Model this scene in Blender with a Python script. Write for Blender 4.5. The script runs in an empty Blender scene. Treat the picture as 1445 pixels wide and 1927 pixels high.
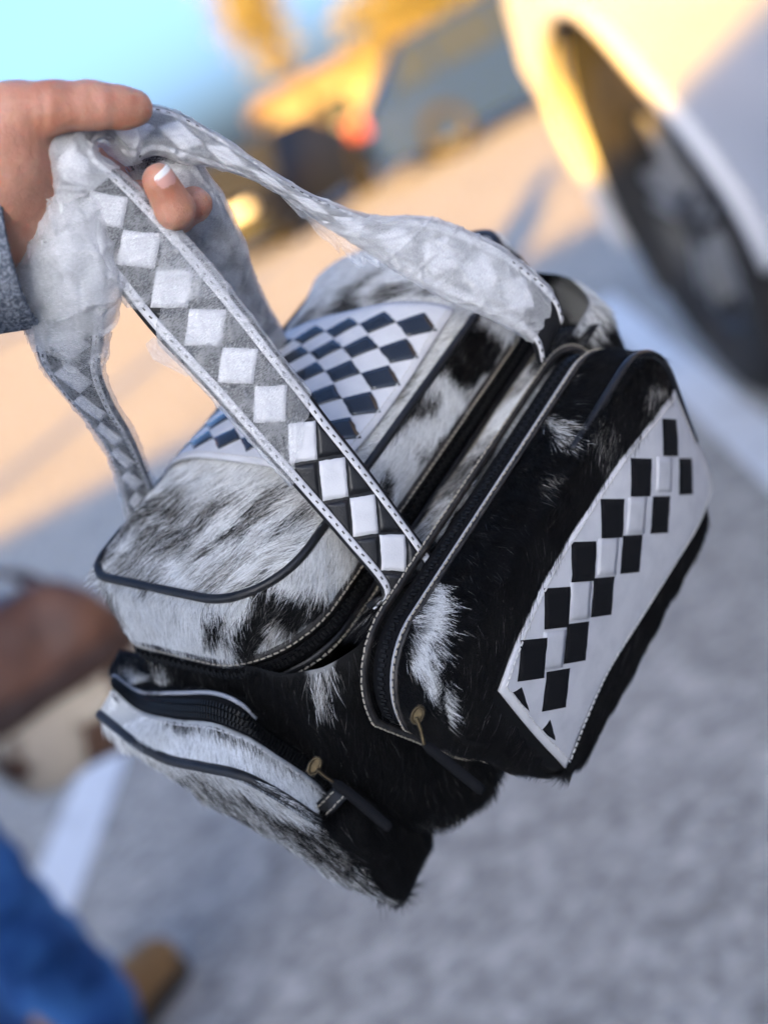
import bpy, math, random
import numpy as np
from mathutils import Vector, Matrix
random.seed(7); RNG = np.random.default_rng(7)
scene = bpy.context.scene
COL = scene.collection

# ------------------------------------------------------------------ camera
FPX, CXP, CYP = 2800.0, 722.5, 963.5           # focal length in photograph pixels
CAM_H, PITCH, ROLL = 1.12, math.radians(14.0), math.radians(28.0)
CPOS = np.array([0.0, 0.0, CAM_H])
_F = np.array([0, math.cos(PITCH), -math.sin(PITCH)])
_R0 = np.array([1.0, 0, 0]); _U0 = np.array([0, math.sin(PITCH), math.cos(PITCH)])
# world up must appear at (-sin, +cos) in the picture: turn the camera clockwise
_R = _R0 * math.cos(ROLL) - _U0 * math.sin(ROLL)
_U = _U0 * math.cos(ROLL) + _R0 * math.sin(ROLL)
cam_d = bpy.data.cameras.new("camera"); cam = bpy.data.objects.new("camera", cam_d); COL.objects.link(cam)
cam.matrix_world = Matrix(((_R[0], _U[0], -_F[0], CPOS[0]), (_R[1], _U[1], -_F[1], CPOS[1]),
                           (_R[2], _U[2], -_F[2], CPOS[2]), (0, 0, 0, 1)))
cam_d.sensor_fit = 'VERTICAL'; cam_d.sensor_height = 36.0; cam_d.sensor_width = 27.0
cam_d.lens = FPX * 36.0 / 1927.0
cam_d.clip_start = 0.02; cam_d.clip_end = 2000
cam_d.dof.use_dof = True; cam_d.dof.focus_distance = 0.635; cam_d.dof.aperture_fstop = 4.0
scene.camera = cam

# ------------------------------------------------------------------ light
SUN_EL = math.radians(9.5)
SUN_AZ = np.array([-0.32, -0.9474])             # horizontal direction towards the sun: behind, left
SDIR = np.array([SUN_AZ[0]*math.cos(SUN_EL), SUN_AZ[1]*math.cos(SUN_EL), math.sin(SUN_EL)])
world = bpy.data.worlds.new("World"); scene.world = world; world.use_nodes = True
wn = world.node_tree; wn.nodes.clear()
sky = wn.nodes.new("ShaderNodeTexSky"); sky.sky_type = 'NISHITA'; sky.sun_disc = False
sky.sun_elevation = SUN_EL; sky.sun_rotation = math.atan2(SUN_AZ[0], SUN_AZ[1])
sky.air_density = 0.5; sky.dust_density = 4.6; sky.ozone_density = 2.8
bgn = wn.nodes.new("ShaderNodeBackground"); bgn.inputs["Strength"].default_value = 0.07
wo = wn.nodes.new("ShaderNodeOutputWorld")
wn.links.new(sky.outputs[0], bgn.inputs[0]); wn.links.new(bgn.outputs[0], wo.inputs[0])
sd = bpy.data.lights.new("sun", 'SUN'); sd.energy = 3.6; sd.angle = math.radians(0.5); sd.color = (1.0, 0.51, 0.02)
sun = bpy.data.objects.new("sun", sd); COL.objects.link(sun)
sun.rotation_euler = Vector(SDIR).to_track_quat('Z', 'Y').to_euler(); sun.location = (-4, -8, 6)
vs = scene.view_settings
vs.view_transform = 'Standard'; vs.look = 'None'; vs.exposure = 3.28; vs.gamma = 1.0; vs.use_curve_mapping = False
scene.render.engine = 'CYCLES'
cy = scene.cycles
cy.use_denoising = True; cy.denoising_prefilter = 'ACCURATE'
cy.max_bounces = 8; cy.transparent_max_bounces = 24; cy.diffuse_bounces = 3; cy.glossy_bounces = 3
cy.use_adaptive_sampling = True; cy.adaptive_threshold = 0.02
cy.sample_clamp_indirect = 6.0

# ------------------------------------------------------------------ geometry helpers
def nrm(v):
    v = np.asarray(v, float); return v / (np.linalg.norm(v, axis=-1, keepdims=True) + 1e-12)
def c2w(p):                                     # camera space (x right, y down, z forward) to world
    p = np.asarray(p, float); return CPOS + p[..., 0:1]*_R - p[..., 1:2]*_U + p[..., 2:3]*_F
def cdir(p):
    p = np.asarray(p, float); return p[..., 0:1]*_R - p[..., 1:2]*_U + p[..., 2:3]*_F
def ray(u, v): return np.array([(u-CXP)/FPX, (v-CYP)/FPX, 1.0])
def P(u, v, d): return c2w(ray(u, v)*d)         # a point seen at (u, v), d metres deep
def Gd(u, v, z=0.0):                            # the ground point seen at (u, v)
    r = cdir(ray(u, v)); t = (z-CPOS[2])/r[2]; return CPOS + r*t
def pix(p):
    q = np.asarray(p, float) - CPOS
    z = q@_F; return np.stack([q@_R/z*FPX+CXP, -(q@_U)/z*FPX+CYP], -1)
# the bag's own axes: L along it (away), W across (towards the front pocket), H down
AL = np.array([.4966, -.7141, .4935]); AW = np.array([.7755, .1095, -.6218]); AH = np.array([.39, .6915, .6081])
BO = ray(750, 1070)*.62
WL, WW, WH, WO = cdir(AL), cdir(AW), cdir(AH), c2w(BO)
def B(l, w, h):                                  # bag coordinates to world
    l, w, h = np.broadcast_arrays(np.asarray(l, float), np.asarray(w, float), np.asarray(h, float))
    return WO + l[..., None]*WL + w[..., None]*WW + h[..., None]*WH
def S(u, v, **k):                                # the point seen at (u, v) on one plane of the bag
    (ax, val), = k.items(); A = {'l': AL, 'w': AW, 'h': AH}[ax]; r = ray(u, v)
    return c2w(r*((val + BO@A)/(r@A)))
def crom(pts, n, closed=False):
    """Catmull-Rom through pts, n samples, even in chord length."""
    p = np.asarray(pts, float)
    if closed: q = np.vstack([p[-1], p, p[0], p[1]]); m = len(p)
    else: q = np.vstack([2*p[0]-p[1], p, 2*p[-1]-p[-2]]); m = len(p)-1
    out = []
    for i in range(m):
        t = np.linspace(0, 1, 24, endpoint=False)[:, None]
        a, b, c, d = q[i], q[i+1], q[i+2], q[i+3]
        out.append(.5*((2*b)+(-a+c)*t+(2*a-5*b+4*c-d)*t*t+(-a+3*b-3*c+d)*t**3))
    out = np.vstack(out+[q[m+1][None]])
    s = np.r_[0, np.cumsum(np.linalg.norm(np.diff(out, axis=0), axis=1))]
    x = np.linspace(0, s[-1], n, endpoint=not closed)
    return np.stack([np.interp(x, s, out[:, k]) for k in range(out.shape[1])], -1)
def patch(rows, nv, nu):
    r = np.stack([crom(x, nu) for x in rows])
    return np.stack([crom(r[:, j], nv) for j in range(nu)], 1)
def rrect(a0, a1, b0, b1, rs, n=200, start=0.0):
    """rounded rectangle, n points, anticlockwise in (a, b)"""
    pts = []
    rs = [rs]*4 if np.isscalar(rs) else rs
    for i_, (ca, cb_, a) in enumerate(((a1, b1, 0), (a0, b1, 90), (a0, b0, 180), (a1, b0, 270))):
        r = rs[i_]; cx_, cy_ = ca+(r if ca == a0 else -r), cb_+(r if cb_ == b0 else -r)
        for t in np.linspace(a, a+90, 14): pts.append((cx_+r*math.cos(math.radians(t)), cy_+r*math.sin(math.radians(t))))
    p = np.array(pts); p = np.vstack([p, p[:1]])
    s = np.r_[0, np.cumsum(np.linalg.norm(np.diff(p, axis=0), axis=1))]
    x = (np.linspace(0, 1, n, endpoint=False)+start) % 1*s[-1]
    return np.stack([np.interp(x, s, p[:, k]) for k in range(2)], -1)
def h3(i, j, k, seed=0):
    n = (i*374761393 + j*668265263 + k*2147483647 + seed*1274126177) & 0xffffffff
    n = ((n ^ (n >> 13))*1274126177) & 0xffffffff
    return ((n ^ (n >> 16)) & 0xffff)/65535.0
def noise(p, seed=0):
    """smooth value noise in [0, 1] at points (..., 3)"""
    p = np.asarray(p, float); f = np.floor(p); i = f.astype(np.int64); t = p-f; t = t*t*(3-2*t); out = 0
    for a in (0, 1):
        for b in (0, 1):
            for c in (0, 1):
                w = (t[..., 0] if a else 1-t[..., 0])*(t[..., 1] if b else 1-t[..., 1])*(t[..., 2] if c else 1-t[..., 2])
                out = out + w*h3(i[..., 0]+a, i[..., 1]+b, i[..., 2]+c, seed)
    return out
def fbm(p, o=3, seed=0):
    v, a, s = 0, .5, 0
    for k in range(o): v = v+a*noise(np.asarray(p)*2**k, seed+k); s += a; a *= .5
    return v/s

OFF = {}
def props(o, label=None, cat=None, group=None, kind=None):
    if label: o["label"] = label
    if cat: o["category"] = cat
    if group: o["group"] = group
    if kind: o["kind"] = kind
    return o
def empty(name, loc, label=None, cat=None, group=None):
    o = bpy.data.objects.new(name, None); COL.objects.link(o); o.location = loc; o.empty_display_size = .02
    OFF[o.name] = np.array(loc, float); return props(o, label, cat, group)
def mk(name, verts, faces, mat, parent=None, smooth=True, uv=None, attr=None, thick=None, kind=None):
    """one mesh object from world coordinates; faces: (n,4) or (n,3) array or list"""
    off = OFF[parent.name] if parent else np.zeros(3)
    me = bpy.data.meshes.new(name); v = np.asarray(verts, float).reshape(-1, 3)-off
    if isinstance(faces, np.ndarray):
        n, k = faces.shape
        me.vertices.add(len(v)); me.vertices.foreach_set("co", v.ravel())
        me.loops.add(n*k); me.loops.foreach_set("vertex_index", faces.ravel().astype(np.int32))
        me.polygons.add(n); me.polygons.foreach_set("loop_start", np.arange(0, n*k, k, dtype=np.int32))
        me.polygons.foreach_set("loop_total", np.full(n, k, dtype=np.int32))
        me.update(calc_edges=True)
    else: me.from_pydata([tuple(x) for x in v], [], [tuple(x) for x in faces])
    if smooth: me.polygons.foreach_set("use_smooth", [True]*len(me.polygons))
    me.validate()
    if uv is not None:
        l = me.uv_layers.new(name="UVMap"); idx = np.empty(len(me.loops), np.int32); me.loops.foreach_get("vertex_index", idx)
        l.data.foreach_set("uv", np.asarray(uv, float).reshape(-1, 2)[idx].ravel())
    if attr is not None:
        a = me.color_attributes.new("col", 'FLOAT_COLOR', 'POINT')
        c = np.ones((len(v), 4)); c[:, :3] = np.asarray(attr).reshape(-1, 3); a.data.foreach_set("color", c.ravel())
    me.materials.append(mat)
    o = bpy.data.objects.new(name, me); COL.objects.link(o)
    if parent: o.parent = parent
    OFF[o.name] = off
    if thick:
        m = o.modifiers.new("solid", 'SOLIDIFY'); m.thickness = thick; m.offset = -1
    if kind: o["kind"] = kind
    return o
def gfaces(nv, nu, cu=False, cv=False):
    j = np.arange(nu if cu else nu-1); i = np.arange(nv if cv else nv-1)
    I, J = np.meshgrid(i, j, indexing='ij'); I2 = (I+1) % nv; J2 = (J+1) % nu
    return np.stack([I*nu+J, I*nu+J2, I2*nu+J2, I2*nu+J], -1).reshape(-1, 4)
def gnormal(g, cu=False):
    du = (np.roll(g, -1, 1)-np.roll(g, 1, 1)) if cu else np.gradient(g, axis=1)
    return nrm(np.cross(du, np.gradient(g, axis=0)))
def grid(name, g, mat, parent=None, cu=False, out=None, flip=None, **k):
    """grid surface; its front is turned towards 'out' (a direction or the camera)"""
    nv, nu = g.shape[:2]; f = gfaces(nv, nu, cu)
    n = gnormal(g, cu); o = (CPOS-g) if out is None else (g-np.asarray(out))
    if flip if flip is not None else (np.sum(n*nrm(o), -1).mean() < 0): f = f[:, ::-1].copy()
    if 'uv' not in k:
        us = np.r_[0, np.cumsum(np.linalg.norm(np.diff(g[nv//2], axis=0), axis=1))]
        vs_ = np.r_[0, np.cumsum(np.linalg.norm(np.diff(g[:, nu//2], axis=0), axis=1))]
        k['uv'] = np.stack(np.meshgrid(us, vs_), -1)
    return mk(name, g, f, mat, parent, **k)
def frames(c, closed=False):
    t = nrm((np.roll(c, -1, 0)-np.roll(c, 1, 0)) if closed else np.gradient(c, axis=0)); return t
def tube(name, c, r, mat, parent=None, n=8, closed=False, up=None, flat=1.0, **k):
    """tube along points c; r a number or one per point"""
    c = np.asarray(c, float); t = frames(c, closed)
    if up is None:
        a = nrm(np.cross(t[0], [0.3, .2, 1])); A = []
        for x in t: a = nrm(a-x*(a@x)); A.append(a)
        A = np.array(A)
    else: A = nrm(np.cross(t, up))
    Bv = nrm(np.cross(t, A)); r = np.broadcast_to(r, len(c))
    th = np.linspace(0, 2*np.pi, n, endpoint=False)
    g = c[:, None]+r[:, None, None]*(np.cos(th)[None, :, None]*A[:, None]+flat*np.sin(th)[None, :, None]*Bv[:, None])
    f = gfaces(len(c), n, True, closed)
    v = g.reshape(-1, 3); f = [tuple(x) for x in f]
    if not closed: f += [tuple(range(n))[::-1], tuple(range((len(c)-1)*n, len(c)*n))]
    return mk(name, v, f, mat, parent, **k)
def boxes(items):
    """verts, faces of many boxes: each (centre, ax, ay, az) with half-extent vectors"""
    V, F = [], []
    q = [(0, 1, 3, 2), (4, 6, 7, 5), (0, 4, 5, 1), (2, 3, 7, 6), (0, 2, 6, 4), (1, 5, 7, 3)]
    for c, a, b, d in items:
        n = len(V)
        for i in (-1, 1):
            for j in (-1, 1):
                for k in (-1, 1): V.append(np.asarray(c)+i*np.asarray(a)+j*np.asarray(b)+k*np.asarray(d))
        F += [tuple(n+x for x in y) for y in q]
    return np.array(V), F
def along(c, step, closed=False):
    """even stations on a polyline: points and tangents"""
    c = np.asarray(c, float)
    if closed: c = np.vstack([c, c[:1]])
    s = np.r_[0, np.cumsum(np.linalg.norm(np.diff(c, axis=0), axis=1))]
    x = np.arange(step*.5, s[-1], step)
    p = np.stack([np.interp(x, s, c[:, k]) for k in range(3)], -1)
    e = 1e-4; q = np.stack([np.interp(x+e, s, c[:, k])-np.interp(x-e, s, c[:, k]) for k in range(3)], -1)
    return p, nrm(q), x
def stitching(c, nr, parent, mat, step=.0032, ln=.0011, wd=.00030, closed=False, lift=.0003, name="stitching"):
    p, t, x = along(c, step, closed)
    cc = np.asarray(c); items = []
    nr = np.asarray(nr)
    for a, b in zip(p, t):
        m = nr if nr.ndim == 1 else nr[np.argmin(((cc-a)**2).sum(1))]
        m = nrm(m-b*(m@b)); sd_ = np.cross(b, m); j = random.uniform(-.18, .18)
        b2 = nrm(b+sd_*j)
        items.append((a+m*lift, b2*ln, np.cross(m, b2)*wd, m*wd))
    v, f = boxes(items); return mk(name, v, f, mat, parent, smooth=False)

# ------------------------------------------------------------------ implicit bodies
def round_cones(p, chain):
    d = np.full(p.shape[:-1], 1e3)
    return d
def cone_d(p, a, b, ra, rb):
    a, b = np.asarray(a, float), np.asarray(b, float); ab = b-a
    t = np.clip(((p-a)@ab)/(ab@ab+1e-12), 0, 1)
    return np.linalg.norm(p-(a+t[..., None]*ab), axis=-1)-(ra+(rb-ra)*t)
def smin(a, b, k):
    h = np.clip(.5+.5*(b-a)/k, 0, 1); return b*(1-h)+a*h-k*h*(1-h)
def surface_net(fn, lo, hi, res):
    lo, hi = np.asarray(lo, float), np.asarray(hi, float); n = np.ceil((hi-lo)/res).astype(int)+1
    ax = [lo[k]+res*np.arange(n[k]) for k in range(3)]
    X = np.stack(np.meshgrid(*ax, indexing='ij'), -1).astype(np.float64)
    D = fn(X); s = D < 0
    m = n-1; acc = np.zeros((*m, 3)); cnt = np.zeros(m)
    cor = [(i, j, k) for i in (0, 1) for j in (0, 1) for k in (0, 1)]
    sl = lambda c: tuple(slice(c[k], c[k]+m[k]) for k in range(3))
    for a in cor:
        for k in range(3):
            if a[k]: continue
            b = list(a); b[k] = 1
            da, db = D[sl(a)], D[sl(b)]; c = (da < 0) != (db < 0)
            t = np.where(c, da/(da-db+1e-20), 0)
            e = np.zeros((*m, 3)); e[..., :] = a; e[..., k] += t
            acc += e*c[..., None]; cnt += c
    act = cnt > 0; idx = np.full(m, -1); I = np.argwhere(act); idx[act] = np.arange(len(I))
    V = lo+(I+acc[act]/cnt[act][:, None])*res
    F = []
    for k in range(3):
        a, b = (k+1) % 3, (k+2) % 3
        s0 = [slice(None)]*3; s1 = [slice(None)]*3; s0[k] = slice(0, n[k]-1); s1[k] = slice(1, n[k])
        ch = s[tuple(s0)] != s[tuple(s1)]
        q = np.argwhere(ch); q = q[(q[:, a] > 0) & (q[:, b] > 0) & (q[:, a] < n[a]-1) & (q[:, b] < n[b]-1)]
        ins = s[tuple(s0)][tuple(q.T)]
        def cell(da, db):
            c = q.copy(); c[:, a] += da; c[:, b] += db; return idx[tuple(c.T)]
        f = np.stack([cell(-1, -1), cell(0, -1), cell(0, 0), cell(-1, 0)], -1)
        f[~ins] = f[~ins][:, ::-1]
        F.append(f)
    return V, np.vstack(F)

# ------------------------------------------------------------------ materials
def mat(name, col=(.5, .5, .5), rough=.5, metal=0, spec=.5, bump=None, mix=None, attr=None, **k):
    """procedural Principled material. mix=(colour2, noise scale, low, high); bump=(kind, scale, strength, distance)"""
    m = bpy.data.materials.new(name); m.use_nodes = True; t = m.node_tree; b = t.nodes["Principled BSDF"]
    b.inputs["Base Color"].default_value = (*col, 1); b.inputs["Roughness"].default_value = rough
    b.inputs["Metallic"].default_value = metal; b.inputs["Specular IOR Level"].default_value = spec
    tc = t.nodes.new("ShaderNodeTexCoord")
    for a, v in k.items(): b.inputs[a.replace('_', ' ')].default_value = v
    if mix:
        n = t.nodes.new("ShaderNodeTexNoise"); n.inputs["Scale"].default_value = mix[1]; n.inputs["Detail"].default_value = 5
        t.links.new(tc.outputs["Object"], n.inputs["Vector"])
        r = t.nodes.new("ShaderNodeMapRange"); r.inputs[1].default_value = mix[2]; r.inputs[2].default_value = mix[3]
        t.links.new(n.outputs["Fac"], r.inputs[0])
        x = t.nodes.new("ShaderNodeMix"); x.data_type = 'RGBA'; x.inputs[6].default_value = (*col, 1); x.inputs[7].default_value = (*mix[0], 1)
        t.links.new(r.outputs[0], x.inputs[0]); t.links.new(x.outputs[2], b.inputs["Base Color"])
    if attr:
        a = t.nodes.new("ShaderNodeAttribute"); a.attribute_name = attr; t.links.new(a.outputs["Color"], b.inputs["Base Color"])
    if bump:
        kind, sc, st, di = bump
        if kind == 'voronoi':
            n = t.nodes.new("ShaderNodeTexVoronoi"); o = n.outputs["Distance"]
        elif kind == 'wave':
            n = t.nodes.new("ShaderNodeTexWave"); o = n.outputs["Fac"]; n.inputs["Distortion"].default_value = 1.5
        else:
            n = t.nodes.new("ShaderNodeTexNoise"); o = n.outputs["Fac"]; n.inputs["Detail"].default_value = 6
        n.inputs["Scale"].default_value = sc; t.links.new(tc.outputs["Object"], n.inputs["Vector"])
        bp = t.nodes.new("ShaderNodeBump"); bp.inputs["Strength"].default_value = st; bp.inputs["Distance"].default_value = di
        t.links.new(o, bp.inputs["Height"]); t.links.new(bp.outputs[0], b.inputs["Normal"])
    return m
M = {}
M['white_leather'] = mat('white_leather', (.66, .65, .66), .48, bump=('noise', 1400, .5, .0004), mix=((.56, .555, .57), 90, .4, .75))
M['black_leather'] = mat('black_leather', (.008, .008, .009), .42, bump=('noise', 1200, .5, .0004), mix=((.016, .015, .016), 120, .4, .7))
M['sky_sheen'] = mat('sky_sheen_black_leather', (.022, .026, .034), .24, spec=.7, bump=('noise', 700, .2, .0003))  # black leather, with the sky's reflection put into its slate base colour
M['stitch_mark'] = mat('dull_stitch_mark', (.07, .065, .062), .8)
M['black_suede'] = mat('black_suede', (.006, .006, .007), .8, spec=.2, bump=('noise', 1800, .6, .0004))
M['brown_edge'] = mat('brown_leather_edge', (.014, .012, .011), .55, bump=('noise', 900, .5, .0004), mix=((.045, .038, .033), 160, .45, .7))
M['raw_edge'] = mat('raw_leather_edge', (.38, .38, .40), .75, bump=('noise', 1600, .5, .0003))
M['thread'] = mat('cream_thread', (.42, .37, .29), .8)
M['white_thread'] = mat('white_thread', (.62, .6, .58), .8)
M['tape'] = mat('zipper_tape', (.005, .005, .006), .85, spec=.15, bump=('wave', 900, .4, .0002))
M['teeth'] = mat('zipper_teeth', (.009, .009, .009), .45, spec=.22)
M['brass'] = mat('antique_brass', (.11, .085, .05), .42, metal=1, mix=((.04, .032, .022), 200, .45, .65))
M['hide'] = mat('hide_skin', rough=.75, spec=.2, attr='col')
M['lining'] = mat('cream_lining', (.45, .4, .34), .8)
def fur_material():
    m = bpy.data.materials.new('cowhide_hair'); m.use_nodes = True; t = m.node_tree; b = t.nodes["Principled BSDF"]
    a = t.nodes.new("ShaderNodeAttribute"); a.attribute_name = "col"; t.links.new(a.outputs["Color"], b.inputs["Base Color"])
    b.inputs["Roughness"].default_value = .55; b.inputs["Specular IOR Level"].default_value = .2
    return m
M['fur'] = fur_material()

# ------------------------------------------------------------------ hair
DARK = np.array([.0045, .0038, .0035]); LIGHT = np.array([.90, .90, .88])
def pattern(px, base, blobs, p3, warp=22, seed=0):
    """how white the coat is: soft patches named by where they lie on the hide, with ragged edges"""
    n = np.stack([fbm(p3*80, 4, seed), fbm(p3*80+31.7, 4, seed+9)], -1)-.5
    q = px+n*warp*2; v = np.full(len(px), float(base))
    for (u, w, ru, rw, ang, val) in blobs:
        a = math.radians(ang); d = q-np.array([u, w])
        x = (d[:, 0]*math.cos(a)+d[:, 1]*math.sin(a))/ru; y = (-d[:, 0]*math.sin(a)+d[:, 1]*math.cos(a))/rw
        k = np.clip((1.05-np.sqrt(x*x+y*y))/.12, 0, 1); v = v*(1-k)+val*k
    return v
def coat(v, n):
    """hair colour from whiteness, hair by hair"""
    c = DARK+(LIGHT-DARK)*np.clip(v, 0, 1)[:, None]**1.3
    mid = (v > .15) & (v < .7)
    c = c*np.clip(1+RNG.normal(-.04, .24, (n, 1)), .3, 1.5); c[mid] = c[mid]*np.array([1.04, .98, .92])
    return np.clip(c, .003, .92)
def fur(parent, g, comb, n, ln, base, blobs, cu=False, lift=.30, rad=.00010, seed=1, mess=.25, clump=.35, warp=22, keep=None, facing=-.25, out=None, streak=.34):
    """hair rooted over grid g, lying along comb (a direction in world space, or a function of the root)"""
    nv, nu = g.shape[:2]; f = gfaces(nv, nu, cu); V = g.reshape(-1, 3); N = gnormal(g, cu)
    if np.sum(N*nrm((CPOS-g) if out is None else (g-out)), -1).mean() < 0: N = -N
    N = N.reshape(-1, 3)
    A = V[f[:, 0]]; Bq = V[f[:, 1]]; C = V[f[:, 2]]; D = V[f[:, 3]]
    ar = np.linalg.norm(np.cross(C-A, D-Bq), axis=1)
    nf = N[f[:, 0]]; vis = np.sum(nf*nrm(CPOS-A), -1) > facing
    if keep is not None: vis &= keep(A)
    ar = ar*vis; fi = RNG.choice(len(f), n, p=ar/ar.sum()); a, b = RNG.random((2, n, 1))
    q = f[fi]
    root = (V[q[:, 0]]*(1-a)+V[q[:, 1]]*a)*(1-b)+(V[q[:, 3]]*(1-a)+V[q[:, 2]]*a)*b
    nr = nrm((N[q[:, 0]]*(1-a)+N[q[:, 1]]*a)*(1-b)+(N[q[:, 3]]*(1-a)+N[q[:, 2]]*a)*b)
    cb = comb(root) if callable(comb) else np.broadcast_to(np.asarray(comb, float), root.shape)
    cb = nrm(cb-nr*np.sum(cb*nr, -1, keepdims=True)); sd_ = np.cross(nr, cb)
    sw = (fbm(root*55, 2, seed+3)-.5)*2.2+(noise(root*260, seed+5)-.5)*2*clump+RNG.normal(0, mess, n)
    cb = nrm(cb+sd_*sw[:, None]*.6)
    L_ = ln*(.55+.75*RNG.random(n))*(.75+.5*noise(root*90, seed+8))
    src = root-cb*(L_*RNG.random(n)*.9)[:, None]
    v = pattern(pix(src), base, blobs, src, warp, seed)
    sc = src-cb*(np.sum(src*cb, -1, keepdims=True)*.88)
    v = v+(noise(sc*230, seed+20)-.5)*streak+(noise(sc*520, seed+21)-.5)*streak+(noise(sc*1300, seed+22)-.5)*streak*.6
    v = np.clip(.5+(np.clip(v, -.1, 1.1)-.5)*1.7+RNG.normal(0, .09, n), 0, 1)
    col = coat(v, n)
    li = lift*(.5+RNG.random(n))*(.6+.8*noise(root*170, seed+11))
    K = 5; t = np.linspace(0, 1, K)
    pos = np.empty((n, K, 3)); cur = root-nr*.0003; pos[:, 0] = cur
    curl = RNG.normal(0, .12, (n, 1))
    for k in range(1, K):
        e = (li*(1.25-1.1*t[k]))[:, None]
        d = nrm(cb+nr*e+sd_*curl*t[k]); cur = cur+d*(L_/(K-1))[:, None]; pos[:, k] = cur
    off = OFF[parent.name]
    cv = bpy.data.hair_curves.new("fur"); cv.add_curves([K]*n)
    cv.attributes["position"].data.foreach_set("vector", (pos-off).ravel().astype(np.float32))
    ra = cv.attributes.get("radius") or cv.attributes.new("radius", 'FLOAT', 'POINT')
    rr = (rad*(.75+.5*RNG.random((n, 1)))*np.array([1, 1, .85, .6, .12])[None]).astype(np.float32)
    ra.data.foreach_set("value", rr.ravel())
    ca = cv.attributes.new("col", 'FLOAT_COLOR', 'CURVE'); c4 = np.ones((n, 4), np.float32); c4[:, :3] = col
    ca.data.foreach_set("color", c4.ravel())
    cv.materials.append(M['fur'])
    o = bpy.data.objects.new("fur", cv); COL.objects.link(o); o.parent = parent; o["kind"] = "stuff"; OFF[o.name] = off
    return o
def hide(name, g, parent, base, blobs, cu=False, seed=1, warp=22, out=None, **k):
    """the skin under the hair, coloured by the same patches"""
    v = pattern(pix(g.reshape(-1, 3)), base, blobs, g.reshape(-1, 3), warp, seed)
    c = (DARK+(LIGHT-DARK)*np.clip(v, 0, 1)[:, None]**1.3)*.55
    return grid(name, g, M['hide'], parent, cu, out=out, attr=c, **k)
def pdir(u, v):                                   # a direction lying in the picture plane, as a world vector
    return nrm(cdir(np.array([u, v, 0.0])))
# ================================================================== the setting
def asphalt_material():
    m = bpy.data.materials.new('asphalt'); m.use_nodes = True; t = m.node_tree; b = t.nodes["Principled BSDF"]; N = t.nodes.new; K = t.links.new
    tc = N("ShaderNodeTexCoord")
    v = N("ShaderNodeTexVoronoi"); v.inputs["Scale"].default_value = 55; K(tc.outputs["Object"], v.inputs["Vector"])
    n = N("ShaderNodeTexNoise"); n.inputs["Scale"].default_value = 1.3; n.inputs["Detail"].default_value = 6; K(tc.outputs["Object"], n.inputs["Vector"])
    n2 = N("ShaderNodeTexNoise"); n2.inputs["Scale"].default_value = 14; n2.inputs["Detail"].default_value = 5; K(tc.outputs["Object"], n2.inputs["Vector"])
    r = N("ShaderNodeValToRGB"); e = r.color_ramp.elements; e[0].position = .25; e[0].color = (.32, .30, .268, 1); e[1].position = .8; e[1].color = (.415, .39, .35, 1)
    K(n.outputs["Fac"], r.inputs[0])
    r2 = N("ShaderNodeValToRGB"); e = r2.color_ramp.elements; e[0].position = .35; e[0].color = (.78, .78, .78, 1); e[1].position = .72; e[1].color = (1.28, 1.28, 1.28, 1)
    K(n2.outputs["Fac"], r2.inputs[0])
    x = N("ShaderNodeMix"); x.data_type = 'RGBA'; x.blend_type = 'MULTIPLY'; x.inputs[0].default_value = 1; K(r.outputs[0], x.inputs[6]); K(r2.outputs[0], x.inputs[7])
    x2 = N("ShaderNodeMix"); x2.data_type = 'RGBA'; x2.blend_type = 'MULTIPLY'; x2.inputs[0].default_value = .8
    r3 = N("ShaderNodeValToRGB"); e = r3.color_ramp.elements; e[0].position = 0; e[0].color = (.55, .55, .55, 1); e[1].position = 1; e[1].color = (1.6, 1.6, 1.6, 1)
    K(v.outputs["Color"], r3.inputs[0]); K(x.outputs[2], x2.inputs[6]); K(r3.outputs[0], x2.inputs[7]); K(x2.outputs[2], b.inputs["Base Color"])
    b.inputs["Roughness"].default_value = .85; b.inputs["Specular IOR Level"].default_value = .3
    bp = N("ShaderNodeBump"); bp.inputs["Strength"].default_value = .6; bp.inputs["Distance"].default_value = .006; K(v.outputs["Distance"], bp.inputs["Height"]); K(bp.outputs[0], b.inputs["Normal"])
    return m
M['asphalt'] = asphalt_material()
M['line_paint'] = mat('worn_line_paint', (.74, .74, .74), .7, mix=((.4, .4, .4), 9, .55, .8))
M['white_paint'] = mat('white_car_paint', (.50, .50, .53), .4, spec=.3)
M['rubber'] = mat('dusty_tyre_rubber', (.018, .017, .016), .8, spec=.25, mix=((.05, .043, .036), 6, .45, .7), bump=('noise', 60, .4, .004))
M['alloy'] = mat('alloy', (.24, .245, .26), .4, mix=((.12, .12, .125), 12, .45, .7))
M['dark_plastic'] = mat('dark_plastic', (.015, .015, .016), .55)
M['glass'] = mat('car_glass', (.02, .025, .03), .1, spec=.6)
M['blue_paint'] = mat('dark_blue_paint', (.008, .024, .10), .6, spec=.08)
M['grey_paint'] = mat('dark_grey_paint', (.018, .02, .026), .55, spec=.12)
M['red_lamp'] = mat('red_lamp_glass', (.22, .02, .015), .35); M['clear_lamp'] = mat('clear_lamp_glass', (.6, .6, .6), .3, spec=.5)
M['bark'] = mat('bark', (.09, .065, .045), .9, bump=('noise', 18, .8, .03), mix=((.05, .038, .028), 10, .4, .6))
M['leaf_yellow'] = mat('autumn_leaf', (.17, .13, .045), .6, mix=((.10, .10, .03), 1.2, .4, .65))
M['leaf_green'] = mat('olive_leaf', (.09, .10, .025), .6, mix=((.16, .12, .03), 1.2, .4, .65))
M['stucco'] = mat('tan_stucco', (.20, .165, .125), .85, bump=('noise', 30, .3, .01), mix=((.16, .135, .105), 2, .4, .6))
M['grey_block'] = mat('grey_block', (.27, .27, .27), .85, bump=('noise', 20, .4, .01), mix=((.22, .22, .22), 1.5, .4, .6))
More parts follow.
